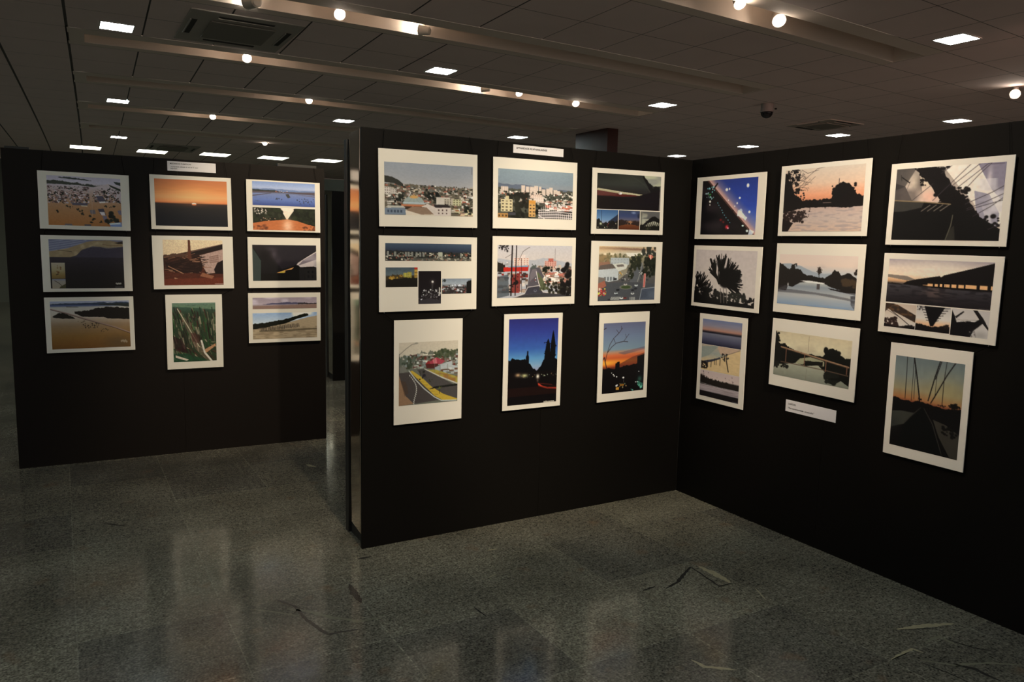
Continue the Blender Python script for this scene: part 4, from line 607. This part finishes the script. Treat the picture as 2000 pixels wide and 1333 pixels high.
def b6d(p): p.grad([(0,(184,166,146)), (1,(196,178,156))]); p.poly([(0,.05),(.1,.3),(.16,.5),(.45,.42),(.62,.44),(.75,.32),(.85,.45),(.62,.75),(.55,1),(0,1)],(22,18,18)); p.poly([(.1,.3),(.3,.08),(.34,.1),(.14,.36)],(26,22,20)); p.poly([(.55,.0),(.66,0),(.84,.28),(1,.62),(1,.7),(.78,.4)],(30,24,22)); p.ln([(.12,.42),(.5,.38),(.7,.36)],.02,(150,134,116)); p.ln([(.14,.36),(.4,.46)],.02,(170,150,130)); p.ln([(.62,.7),(.55,.95)],.012,(60,50,44)); p.ln([(.64,.75),(.7,.98)],.012,(60,50,44)); p.glow(.8,.9,.2,.15,(130,118,104),.5); leafy(p,12,.5,.68,.8,1,.02,(110,96,84))
def b7a(p): p.grad([(0,(104,108,128)), (.25,(136,122,122)), (.42,(176,120,92)), (.5,(34,30,36)), (.56,(110,104,106)), (.75,(84,80,90)), (1,(40,38,52))]); p.put(p.below(.49,.535),(30,26,34)); p.tex(.05,30,6)
def b7b(p): p.grad([(0,(176,150,116)), (.3,(150,146,126)), (.6,(196,164,116)), (1,(206,164,108))]); p.poly([(.4,0),(1,0),(1,.2),(.5,.3)],(186,150,116)); p.poly([(0,.1),(.35,0),(.45,.0),(.2,.4),(0,.55)],(140,138,118)); p.ridge([(0,.7),(.2,.6),(.5,.42),(.8,.2),(1,.03)],(206,168,112),.0,8); p.poly([(0,.68),(.25,.56),(.5,.42),(.52,.46),(.3,.62),(.1,.74)],(60,58,62)); p.ln([(.45,.44),(.8,.18),(1,.03)],.012,(70,60,54)); leafy(p,40,0,.18,.68,.95,.03,(34,26,22)); [p.ln([(x,y),(x,y+.22)],.03,(40,32,26)) for x, y in ((.18,.6),(.27,.62),(.36,.5),(.4,.5),(.6,.3),(.62,.32),(.66,.3),(.5,.5))]; leafy(p,24,.54,.72,.25,.5,.02,(34,26,22)); p.ln([(.66,.5),(.72,.9)],.05,(50,40,32)); p.tex(.06,20,20)
def b7c(p): p.grad([(0,(190,160,142)), (.3,(196,166,144)), (.35,(40,34,28)), (.52,(34,28,24)), (.56,(170,146,134)), (.78,(160,138,128)), (.8,(30,24,22)), (1,(28,22,22))]); p.ridge([(0,.18),(.2,.26),(.35,.3),(1,.36)],(36,28,22),.08,60,base=[(0,.53),(.5,.56),(1,.55)]); p.blobs(16,.05,.9,.02,.28,.012,[(80,60,54)]); p.ln([(0,.5),(.5,.555),(1,.545)],.014,(150,136,124)); p.mixn((130,110,100),30,4,.4,.7,p.below(.58,.78),.6); p.ln([(.85,.97),(.98,.97)],.016,(180,170,160),.6)
def b8(p):
    p.grad([(0,(196,170,126)), (.3,(206,182,138)), (.5,(176,158,122)), (.7,(156,146,116)), (1,(126,120,96))]); p.mixn((176,152,116),6,8,.5,.8,p.below(0,.5),.5); p.ridge([(0,0),(.02,.05),(.04,.25),(.08,.3),(.14,.26),(.2,.34),(.3,.38),(.5,.42),(.66,.42),(.7,.3),(.74,.22),(.82,.22),(.86,.32),(.92,.38),(1,.36)],(24,22,16),.03,36,base=[(0,.85),(.05,.75),(.15,.72),(.3,.66),(.45,.68),(.6,.62),(.7,.74),(.76,.95),(.8,.98),(.9,.86),(1,.95)]); p.poly([(.3,.66),(.36,.54),(.5,.47),(.68,.5),(.68,.62),(.52,.64),(.44,.6),(.4,.66)],(150,138,100)); p.ridge([(.42,.56),(.55,.56),(.66,.53)],(28,24,18),.02,20,base=[(.42,.6),(.52,.64),(.66,.62)])
    leafy(p,60,.68,.86,.24,.5,.03,(24,22,16)); leafy(p,50,.0,.06,.05,.4,.018,(24,22,16)); leafy(p,50,.7,.86,.7,.95,.028,(34,32,24)); leafy(p,30,.02,.2,.68,.82,.02,(34,32,24)); p.ln([(.09,.35),(.4,.42),(.7,.49),(.98,.55)],.03,(150,110,76)); p.ln([(.09,.375),(.4,.445),(.7,.515),(.98,.575)],.012,(66,48,34)); p.ln([(.1,.68),(.45,.69),(.7,.70),(.98,.73)],.018,(96,72,52))
    for x, y, h in ((.165,.38,.28),(.42,.44,.24),(.7,.5,.22),(.96,.56,.14)): p.ln([(x,y),(x,y+h)],.022,(120,80,56))
    p.ln([(.46,.04),(.46,.36)],.006,(110,84,56)); p.ln([(.455,.74),(.455,.98)],.006,(120,104,80)); p.tex(.05,30,30)
def b9(p):
    p.grad([(0,(106,110,100)), (.2,(122,122,106)), (.35,(150,130,90)), (.45,(166,104,54)), (.49,(130,62,36)), (.52,(22,16,14)), (1,(12,12,10))]); p.glow(.8,.3,.3,.15,(160,136,84),.6); p.ridge([(0,.46),(.1,.47),(.3,.48),(.38,.46),(.5,.47),(.7,.49),(.78,.5),(.9,.48),(1,.47)],(20,16,14),.015,26); p.tree(.9,.45,.08,.03,(26,20,16),40); leafy(p,10,.38,.44,.42,.46,.01); leafy(p,14,.66,.78,.455,.48,.012,(60,36,26))
    p.poly([(0,.62),(.15,.6),(.35,.6),(.2,.74),(0,.8)],(62,58,46)); p.poly([(.62,.63),(.8,.66),(1,.74),(1,1),(.9,1),(.72,.8)],(62,54,42)); leafy(p,24,.76,.96,.66,.78,.03,(24,20,16)); p.poly([(.42,.53),(.48,.53),(.8,1),(.1,1),(.2,.74)],(16,15,13)); p.glow(.03,.75,.1,.08,(44,42,36),.5); p.ln([(.43,.53),(.2,.72)],.008,(56,48,38)); p.ln([(.48,.53),(.62,.68),(.78,.98)],.008,(56,50,40))
    for q_, w_ in (([(.18,0),(.19,.46)],.007),([(.28,0),(.285,.47)],.005),([(.28,0),(.34,.2),(.41,.46)],.014),([(.31,.1),(.32,.45)],.004),([(.66,0),(.6,.18),(.53,.44)],.012),([(.68,0),(.61,.2)],.008),([(.63,.06),(.62,.4)],.004),([(.75,0),(.73,.2),(.73,.46)],.006),([(.87,0),(.76,.15),(.64,.35),(.57,.46)],.012)): p.ln(q_,w_,(30,24,22))
    p.blobs(3,.585,.61,.15,.19,.008,[(24,20,18)]); p.blobs(3,.57,.59,.24,.27,.01,[(24,20,18)]); p.tex(.05,20,20)

BOARDS = {
 'C1': ((0.4793, 1.8672, 0.5552, 0.3904, -0.0013), [(0.095, 0.072, 0.902, 0.932)], [c1], 'photo board of a flooded town from the air, top left of the left panel', ''),
 'C2': ((1.1699, 1.8865, 0.5567, 0.3905, 0.0083), [(0.054, 0.071, 0.944, 0.932)], [c2], 'photo board of an orange sunset over dark sea on the left panel', ''),
 'C3': ((1.8372, 1.8897, 0.5605, 0.3918, 0.0039), [(0.078, 0.029, 0.928, 0.489), (0.077, 0.531, 0.927, 0.968)], [c3a,c3b], 'photo board pairing a blue flooded plain above an orange flooded tree avenue, left panel', ''),
 'C4': ((0.4776, 1.4344, 0.5538, 0.39, 0.0016), [(0.085, 0.069, 0.907, 0.941), (0.1, 0.484, 0.247, 0.765), (0.101, 0.772, 0.247, 0.937)], [c4,c4b,c4c], 'photo board of a dark lagoon beside a pale beach with two small inset pictures', 'inset'),
 'C5': ((1.1721, 1.4493, 0.5582, 0.3917, 0.0064), [(0.127, 0.075, 0.866, 0.928)], [c5], 'photo board of a collapsed timber house, middle of the left panel', ''),
 'C6': ((1.8384, 1.4538, 0.5589, 0.3918, 0.0052), [(0.06, 0.148, 0.939, 0.858)], [c6], 'photo board of a dark storm cloud over rooftops with a yellow gleam', ''),
 'C7': ((0.4798, 1.0058, 0.5532, 0.3894, 0.0028), [(0.06, 0.073, 0.947, 0.935)], [c7], 'photo board of a long road crossing golden flood water, lowest at left', ''),
 'C8': ((1.165, 0.9306, 0.3946, 0.5599, -0.0003), [(0.111, 0.11, 0.877, 0.905)], [c8], 'upright photo board of a green jungle slope scarred by landslides, left panel', ''),
 'C9': ((1.8336, 1.0214, 0.5597, 0.3909, 0.0), [(0.058, 0.093, 0.945, 0.32), (0.055, 0.402, 0.946, 0.926)], [c9a,c9b], 'photo board with a thin landscape strip above people crossing a sandy dune', ''),
 'A1': ((-1.8534, 1.9105, 0.5644, 0.3912, 0.0157), [(0.053, 0.167, 0.95, 0.845)], [a1], 'photo board of a town with a pale domed roof, top left of the centre panel', ''),
 'A2': ((-1.1931, 1.9181, 0.561, 0.3889, 0.011), [(0.055, 0.157, 0.948, 0.845)], [a2], 'photo board of a town with pale tower blocks on the skyline, centre panel', ''),
 'A3': ((-0.5223, 1.9065, 0.5601, 0.3895, 0.013), [(0.065, 0.074, 0.949, 0.615), (0.068, 0.627, 0.356, 0.922), (0.366, 0.628, 0.659, 0.924), (0.666, 0.633, 0.948, 0.93)], [a3a,a3b,a3c,a3d], 'photo board with a dark light-trail picture above three small dusk pictures', ''),
 'A4': ((-1.8507, 1.4693, 0.5672, 0.3942, 0.005), [(0.06, 0.097, 0.938, 0.328), (0.063, 0.414, 0.378, 0.675), (0.386, 0.463, 0.618, 0.908), (0.629, 0.568, 0.943, 0.775)], [a4a,a4b,a4c,a4d], 'photo board with a town panorama strip above three small pictures on white', ''),
 'A5': ((-1.1878, 1.4842, 0.5627, 0.3913, 0.0072), [(0.056, 0.125, 0.954, 0.884)], [a5], 'photo board of an avenue running downhill past red buildings and poles', ''),
 'A6': ((-0.514, 1.474, 0.5578, 0.3893, 0.005), [(0.105, 0.079, 0.908, 0.936)], [a6], 'photo board of a roundabout with cars seen from above, centre panel', ''),
 'A7': ((-1.8501, 0.9441, 0.4014, 0.5622, -0.0004), [(0.068, 0.214, 0.932, 0.818)], [a7], 'upright photo board of a curving road with yellow median and pink roof', ''),
 'A8': ((-1.1863, 0.9591, 0.4003, 0.561, -0.0021), [(0.081, 0.053, 0.926, 0.95)], [a8], 'upright photo board of a deep blue dusk with tall dark pines', ''),
 'A9': ((-0.5133, 0.9509, 0.3976, 0.5582, 0.0074), [(0.088, 0.115, 0.922, 0.907)], [a9], 'upright photo board of a bare branch against an orange sunset band', ''),
 'B1': ((0.3582, 1.8889, 0.5616, 0.3858, -0.0024), [(0.092, 0.063, 0.895, 0.93)], [b1], 'photo board of a tilted night street with blue sky and white lights', ''),
 'B2': ((1.0267, 1.9085, 0.5617, 0.3873, -0.0006), [(0.053, 0.063, 0.944, 0.935)], [b2], 'photo board of a peach sunset over a river framed by branches', ''),
 'B3': ((1.6992, 1.866, 0.5665, 0.3888, -0.0057), [(0.054, 0.07, 0.943, 0.937)], [b3], 'photo board of tilted dark trees crossed by power lines, top right', ''),
 'B4': ((0.3603, 1.4596, 0.5622, 0.3876, -0.0063), [(0.041, 0.067, 0.939, 0.938)], [b4], 'photo board of a black palm silhouette on pale sky, right panel', ''),
 'B5': ((1.0285, 1.4792, 0.5628, 0.3888, -0.0023), [(0.047, 0.156, 0.935, 0.872)], [b5], 'photo board of a calm grey river between dark wooded banks', ''),
 'B6': ((1.6971, 1.4355, 0.5649, 0.389, -0.0084), [(0.053, 0.07, 0.936, 0.61), (0.055, 0.627, 0.339, 0.924), (0.343, 0.624, 0.635, 0.926), (0.642, 0.622, 0.938, 0.935)], [b6a,b6b,b6c,b6d], 'photo board of a long dark bridge above three small silhouettes', ''),
 'B7': ((0.3643, 0.9479, 0.3996, 0.5557, 0.0039), [(0.076, 0.059, 0.904, 0.346), (0.083, 0.351, 0.898, 0.643), (0.079, 0.649, 0.905, 0.947)], [b7a,b7b,b7c], 'narrow upright photo board of three stacked waterside pictures, right panel', ''),
 'B8': ((1.0313, 1.0533, 0.5608, 0.3866, -0.0075), [(0.052, 0.179, 0.935, 0.834)], [b8], 'photo board of a slim bridge mirrored in a still river, right panel', ''),
 'B9': ((1.6919, 0.9199, 0.3988, 0.5556, 0.0056), [(0.081, 0.108, 0.923, 0.909)], [b9], 'upright photo board of a suspension footbridge at orange dusk, lower right', ''),
}

# ------------------------------------------------------------------ boards with photographs
M_print = bpy.data.materials.new('glossy_photo_print'); M_print.use_nodes = True
_nt = M_print.node_tree; _at = _nt.nodes.new('ShaderNodeAttribute'); _at.attribute_name = 'print'
_b = _nt.nodes['Principled BSDF']; _nt.links.new(_at.outputs['Color'], _b.inputs['Base Color'])
_b.inputs['Roughness'].default_value = .35; _b.inputs['Specular IOR Level'].default_value = .35
WHITE = {'A': (224, 209, 178), 'B': (206, 186, 156), 'C': (205, 196, 168)}
def photo(parent, x0, y0, x1, y1, pic, key, z, seed):
    w, h = x1-x0, y1-y0
    p = P(w, h, seed); pic(p); col = p.out()
    alb = lin(col)/lin(WHITE[key])[None, None]*.80; g_ = alb.mean(-1, keepdims=True); alb = (g_+(alb-g_)*.9)*np.array([1.0, .98, .91]); alb = .8*(np.clip(alb, 0, .9)/.8)**1.1
    nr, nc = p.nr, p.nc
    gx, gy = np.meshgrid(np.linspace(x0, x1, nc), np.linspace(y1, y0, nr))
    gz = z + 0*gx
    co = np.stack([gx, gy, gz], -1).reshape(-1, 3).astype(np.float32)
    i = np.arange(nr*nc).reshape(nr, nc)
    fc = np.stack([i[:-1, :-1], i[1:, :-1], i[1:, 1:], i[:-1, 1:]], -1).reshape(-1, 4)
    me = bpy.data.meshes.new('photograph')
    me.vertices.add(len(co)); me.vertices.foreach_set('co', co.ravel())
    me.loops.add(fc.size); me.loops.foreach_set('vertex_index', fc.ravel().astype(np.int32))
    me.polygons.add(len(fc)); me.polygons.foreach_set('loop_start', (np.arange(len(fc))*4).astype(np.int32))
    me.update(calc_edges=True)
    ca = me.color_attributes.new('print', 'FLOAT_COLOR', 'POINT')
    ca.data.foreach_set('color', np.concatenate([alb.reshape(-1, 3), np.ones((nr*nc, 1))], 1).astype(np.float32).ravel())
    me.materials.append(M_print)
    o = bpy.data.objects.new('photograph', me); C.objects.link(o); o.parent = parent
    return o
def text(s, x, y, size, parent, z, m=M_ink, name='lettering', bold=0, alx='LEFT'):
    cu = bpy.data.curves.new(name, 'FONT'); cu.body = s; cu.size = size; cu.align_x = alx; cu.offset = bold; cu.materials.append(m)
    tmp = bpy.data.objects.new('tmp_text', cu); me = bpy.data.meshes.new_from_object(tmp); bpy.data.objects.remove(tmp)
    o = bpy.data.objects.new(name, me); C.objects.link(o); o.parent = parent; o.location = (x, y, z); return o
FR = {'A': FA, 'B': FB, 'C': FC}
OFF = .020; BT = .005
GROUPS = {'A': 'photo boards on the centre panel', 'B': 'photo boards on the right panel', 'C': 'photo boards on the left panel'}
roots = {}
for key in BOARDS:
    (uc, vc, w, h, a), prs, pics, label, note = BOARDS[key]
    Mx = FR[key[0]] @ Matrix.Translation((uc, vc, OFF-BT)) @ Matrix.Rotation(a, 4, 'Z')
    t = thing('photo_board', label, 'photo board', Mx, GROUPS[key[0]]); roots[key] = t
    b = MB(); b.box((-w/2, -h/2, 0), (w/2, h/2, BT)); b.build('backing_board', M_board, t, bevel=.0008)
    for n, (r, pf) in enumerate(zip(prs, pics)):
        photo(t, -w/2+r[0]*w, h/2-r[3]*h, -w/2+r[2]*w, h/2-r[1]*h, pf, key[0], BT+.0009+(.0008 if note == 'inset' and n else 0), sum(map(ord, key))*7+n)
    # hanging cords: from the panel top, or from the board above
    col = {'1': 1, '2': 1, '3': 1}
    num = int(key[1]); row = 0 if num <= 3 else (1 if num <= 6 else 2)
    for s in (-1, 1):
        b = MB(); x_b = s*(w/2-.025); y_b = h/2
        if row == 0:
            top = (x_b*1.0+(.012 if s < 0 else -.018), PH-vc, -.004); end = (x_b, y_b, BT*.4)
            pts = [top, end]
        else:
            up = BOARDS[key[0]+str(num-3)][0]
            x_t = up[0]-uc+s*(up[2]/2-.03); y_t = up[1]-up[3]/2-vc-.0085
            pts = [(x_t, y_t, BT*.4), (x_t*.98+x_b*.02, (y_t*.85+y_b*.15), .006), (x_b if w > .5 else s*(w/2-.004), y_b-(0 if w > .5 else .01), BT*.4)]
        b.tube(pts, .0011, 6); b.build('hanging_cord', M_cord, t)
        if row < 2:
            b = MB(); b.tube([(s*(w/2-.028), -h/2-.006, BT*.5), (s*(w/2-.028), -h/2+.001, BT*.5)], .0016, 8); b.build('screw_eye', M_chrome, t)
text('tadeusantos', .155, -.252, .0155, roots['A8'], BT+.0016, M_board, bold=.0002, alx='RIGHT')

def card(key, q_, label, lines, size):
    uc, vc, w, h, a = q_
    t = thing('caption_card', label, 'caption card', FR[key] @ Matrix.Translation((uc, vc, 0.0006)) @ Matrix.Rotation(a, 4, 'Z'), 'caption cards on the panels')
    b = MB(); b.box((-w/2, -h/2, 0), (w/2, h/2, .002)); b.build('card', M_card, t, bevel=.0005)
    for x, y, s, sz, bold in lines: text(s, -w/2+x, h/2-y, sz, t, .0024, bold=bold)
card('C', (1.1785, 2.150, .3316, .0688, .0075), 'white caption card at the top of the left panel above the orange sunset', [
    (.018, .021, 'MUDAN\u00c7AS CLIM\u00c1TICAS', .0125, .0003), (.018, .042, '...a popula\u00e7\u00e3o afetada do sul de SC quer', .0118, .0002), (.018, .055, 'respostas!', .0118, .0002)], 0)
card('A', (-1.1718, 2.1655, .3368, .0453, .002), 'white caption card with bold one-line heading at the top of the centre panel', [
    (.018, .022, 'URBANIDADE ARARANGUAENSE', .0138, .0005)], 0)
card('B', (1.0329, .7583, .3321, .067, -.0007), 'white caption card below the lowest middle photograph of the right panel', [
    (.018, .026, 'LAGOAS', .0135, .0004), (.018, .050, '\u201cPermanentemente  amea\u00e7adas\u201d', .0135, .0002)], 0)

# ------------------------------------------------------------------ ceiling fittings
def square_light(x, y, label, sx=.25, sy=.25, m=M_cool, z=CEIL, name='recessed_downlight', grp='square cool white downlights'):
    t = thing(name, label, 'ceiling light', Matrix.Translation((x, y, z)), grp)
    b = MB(); f = .012
    for lo, hi in (((-sx/2-f, -sy/2-f), (sx/2+f, -sy/2)), ((-sx/2-f, sy/2), (sx/2+f, sy/2+f)), ((-sx/2-f, -sy/2), (-sx/2, sy/2)), ((sx/2, -sy/2), (sx/2+f, sy/2))):
        b.box((*lo, -.006), (*hi, -.0005))
    b.build('trim_frame', M_white_metal, t)
    b = MB(); b.box((-sx/2, -sy/2, -.004), (sx/2, sy/2, -.001)); b.build('diffuser', m, t)
    return t
for x, y, l in [(0.507, 7.695, 'in the near left of the ceiling'), (3.526, 7.559, 'left of centre between the first and second lit troughs'), (6.558, 3.9, 'nearest on the right, the largest'), (0.753, 11.774, 'at far left, second of the left row'), (3.754, 11.483, 'just above the gap left of the centre panel'), (6.633, 7.642, 'right of the end of the warm lit trough'), (10.514, 6.137, 'close above the right panel, far right'), (1.014, 15.982, 'at far left, third and smallest of the left row'), (6.688, 11.304, 'just above the centre panel, left of the wooden pillar'), (10.401, 9.705, 'above the right panel, left of the far cassette'), (10.435, 7.928, 'in front of the far right air cassette'), (10.431, 11.533, 'above the corner where the two panels meet')]: square_light(x, y, 'square cool white recessed ceiling light ' + l)
for x, y, l in ((.4, 3.85, 'above the camera, in front of the left panel'), (.4, .2, 'above and behind the camera at left'), (3.4, .2, 'above and behind the camera at right'), (2.2, 2.0, 'directly above the open floor before the centre panel'), (-2.6, 3.9, 'far left outside the view'), (-2.6, .2, 'behind the camera at far left')): square_light(x, y, 'square cool white recessed ceiling light ' + l)
for x, y, l in [(0.543, 18.282, 'first from the left'), (1.767, 18.119, 'second from the left'), (2.968, 17.786, 'third from the left'), (4.14, 17.575, 'fourth from the left'), (5.264, 17.31, 'last on the right')]: square_light(x, y, 'bright fluorescent ceiling panel in the far row, ' + l, .55, .62, M_fluo, name='fluorescent_panel', grp='row of fluorescent panels at the far end')

def cassette(x, y, sx, sy, label):
    t = thing('air_conditioner_cassette', label, 'air conditioner', Matrix.Translation((x, y, CEIL)))
    b = MB(); e = .06
    b.box((-sx/2, -sy/2, -.012), (sx/2, sy/2, -.0005)); b.build('housing', M_acgrey, t, bevel=.003)
    b = MB(); gx, gy = sx*.29, sy*.27
    b.box((-gx, -gy, -.026), (gx, gy, -.0125))
    b.build('intake_grille', M_grille, t, bevel=.004)
    for (x0, y0, x1, y1) in ((-gx*.85, gy+.10, gx*.85, gy+.145), (-gx*.85, -gy-.145, gx*.85, -gy-.10), (-gx-.145, -gy*.85, -gx-.10, gy*.85), (gx+.10, -gy*.85, gx+.145, gy*.85)):
        b = MB(); b.box((x0, y0, -.0145), (x1, y1, -.0123)); s = b.build('air_slot', M_acdark, t)
        b = MB()
        if x1-x0 > y1-y0: b.box((x0, y1+.002, -.019), (x1, y1+.010, -.0125))
        else: b.box((x0-.012, y0, -.022), (x0-.002, y1, -.0125))
        b.build('louvre', M_acgrey, s)
cassette(1.42, 7.24, .90, 1.06, 'large ceiling air conditioner cassette in the near left of the ceiling')
cassette(2.04, 17.1, .90, 1.2, 'distant ceiling air conditioner cassette just above the left panel')
cassette(9.45, 7.42, .72, .76, 'ceiling air conditioner cassette beside the dome camera at right')

t = thing('dome_camera', 'white ceiling mounted security camera with smoked black dome', 'security camera', Matrix.Translation((7.60, 6.82, CEIL)))
b = MB(); b.lathe([(.075, -.001), (.075, -.085), (.082, -.09), (.082, -.10)], n=32); b.build('camera_housing', M_camgrey, t, smooth=False)
b = MB(); b.lathe([(.074, -.1005)]+[(.074*math.cos(a), -.1005-.072*math.sin(a)) for a in [PI/2*k/10 for k in range(1, 10)]], n=32); b.build('dome', M_domeblk, t, smooth=True)
b = MB(); b.box((.055, -.09, -.07), (.075, -.07, -.055)); b.build('screw_cover', M_acdark, t)

def spot(x, y, target, label, z=CEIL+.05, power=0, ang=50, on=True, top=None, col=(1, .82, .58), s=1.0, glow=2.2, lit=True):
    top = CEIL+TD if top is None else top
    t = thing('track_spotlight', label, 'spotlight', Matrix.Translation((x, y, z)), 'small warm spotlights in the ceiling troughs')
    bpy.context.view_layer.update()
    b = MB(); b.lathe([(.028, top-z-.001), (.028, top-z-.018)], n=20); b.build('mounting_base', M_white_metal, t)
    b = MB(); b.tube([(0, 0, top-z-.019), (0, 0, .046)], .008, 10); b.build('stem', M_white_metal, t)
    v = (Vector(target)-Vector((x, y, z))).normalized()
    R = v.to_track_quat('Z', 'Y').to_matrix().to_4x4()
    b = MB(); b.lathe([(.022*s, -.045*s), (.032*s, -.038*s), (.036*s, -.01*s), (.042*s, .045*s), (.046*s, .050*s), (.046*s, .058*s)], R, n=24); h = b.build('lamp_housing', M_white_metal, t, smooth=False)
    b = MB(); b.lathe([(.038*s, .0585*s), (.036*s, .0600*s)], R, n=24); b.build('lamp_face', M_warm if lit else M_grille, h)
    if glow:  # added fill light that brightens the trough walls around the lamp
        d = bpy.data.lights.new('lamp_fill', 'POINT'); d.energy = glow; d.color = (1, .78, .60); d.shadow_soft_size = .02
        g = bpy.data.objects.new('lamp_fill', d); C.objects.link(g); g.parent = t; g.location = v*.09*s+Vector((0, 0, .02))
    if power:
        lamp('lamp_light', Vector((x, y, z))+v*.075*s, target, power, ang, parent=t, col=col)
    return t
KEY = [
 (2.6, .47, (3.00, 3.77, 1.18), 350, 43, 'warm spotlight above the camera aimed at the right half of the centre panel'),
 (1.1, .47, (1.66, 3.77, 1.38), 280, 42, 'warm spotlight above the camera aimed at the left of the centre panel'),
 (1.0, 2.25, (3.54, 2.70, 1.68), 125, 44, 'warm spotlight above the camera aimed at the near corner of the right panel'),
 (1.3, 2.25, (3.54, 1.75, 1.68), 64, 42, 'warm spotlight above the camera aimed at the right end of the right panel'),
 (2.0, 4.35, (1.62, 6.2, 1.66), 225, 52, 'warm spotlight above the frame aimed at the left panel'),
 (6.2, 2.30, (8.5, 6.0, 0), 260, 90, 'added unseen reddish spotlight behind the right panel, bouncing light off the floor to the ceiling'),  # added unseen lamp, reddens the ceiling by bounce off the hidden floor
 (6.5, .47, (10.5, 6.0, 0), 300, 90, 'added unseen reddish spotlight far behind the right panel, bouncing light to the ceiling'),  # second added lamp for the same red bounce
]

spot(1.362, 6.322, (1.28, 6.62, 3.5), 'large white spotlight at the top left washing its trough wall bright', z=3.44, power=3, ang=90, s=1.35)
spot(2.019, 6.277, (1.2, 2.0, 0.8), 'warm lit spotlight facing the camera in the nearest left trough', z=3.4589999999999996, power=6, ang=40)
spot(2.418, 6.466, (2.0, 7.5, 3.6), 'unlit looking white spotlight half hidden in the nearest trough', z=3.52, glow=0, lit=False)
spot(2.801, 6.335, (2.52, 6.62, 3.5), 'white spotlight pointing away, throwing an arc of light on the trough', z=3.45, power=2.5, ang=95)
spot(1.707, 8.297, (1.3, 3.2, 1.0), 'warm lit spotlight beside the large air conditioner cassette', z=3.4589999999999996, power=5, ang=40)
spot(2.879, 10.228, (1.8, 5.0, 1.0), 'small warm spotlight in the third trough left of centre', z=3.4589999999999996)
spot(2.058, 12.466, (1.6, 7.0, 1.0), 'small warm spotlight in the fourth trough at left', z=3.4589999999999996)
spot(4.425, 8.227, (4.1, 8.5, 3.48), 'spotlight turned away throwing a hot glow on the second trough', z=3.46, power=3, ang=80)
spot(4.903, 8.312, (4.6, 5.0, 1.0), 'small warm spotlight just right of the hot glow', z=3.5)
spot(5.713, 8.248, (4.5, 5.0, 0.5), 'bright warm spotlight near the right end of the second trough', z=3.4589999999999996, power=4, ang=50)
spot(4.385, 4.274, (3.4, 1.5, 0.5), 'small lit spotlight cut by the top edge right of the ring', z=3.4589999999999996, power=4, ang=50)
spot(4.96, 4.4, (3.0, 1.6, 0.8), 'largest bright warm spotlight at the upper right', z=3.4589999999999996, power=6, ang=55, s=1.15)
spot(8.916, 4.606, (3.0, 1.6, 0.5), 'warm half round spotlight at the right edge of the view', z=3.375, power=3, ang=60, s=1.15, top=3.4285, glow=0.5)
spot(3.406, 15.08, (2.9, 12.0, 1.0), 'faint tiny spotlight in the farthest trough', z=3.4589999999999996)
# key lamps in the troughs above the camera, aimed at the boards, and two added red bounce lamps
for x, y, tg, pw, an, l in KEY:
    spot(x, y, tg, l, z=3.44, power=pw, ang=an, glow=0, col=(1, .74, .50) if tg[0] == 3.54 else ((1, .58, .45) if tg[2] == 0 else (1, .82, .58)))

# wood clad pillar behind the centre panel
t = thing('pillar', 'dark mahogany clad pillar rising to the ceiling behind the centre panel', 'pillar', Matrix.Translation((7.34, 9.98, 0)))
b = MB(); b.box((-.10, -.42, 0), (.10, .42, CEIL-.002)); b.build('wood_cladding', M_wood, t)
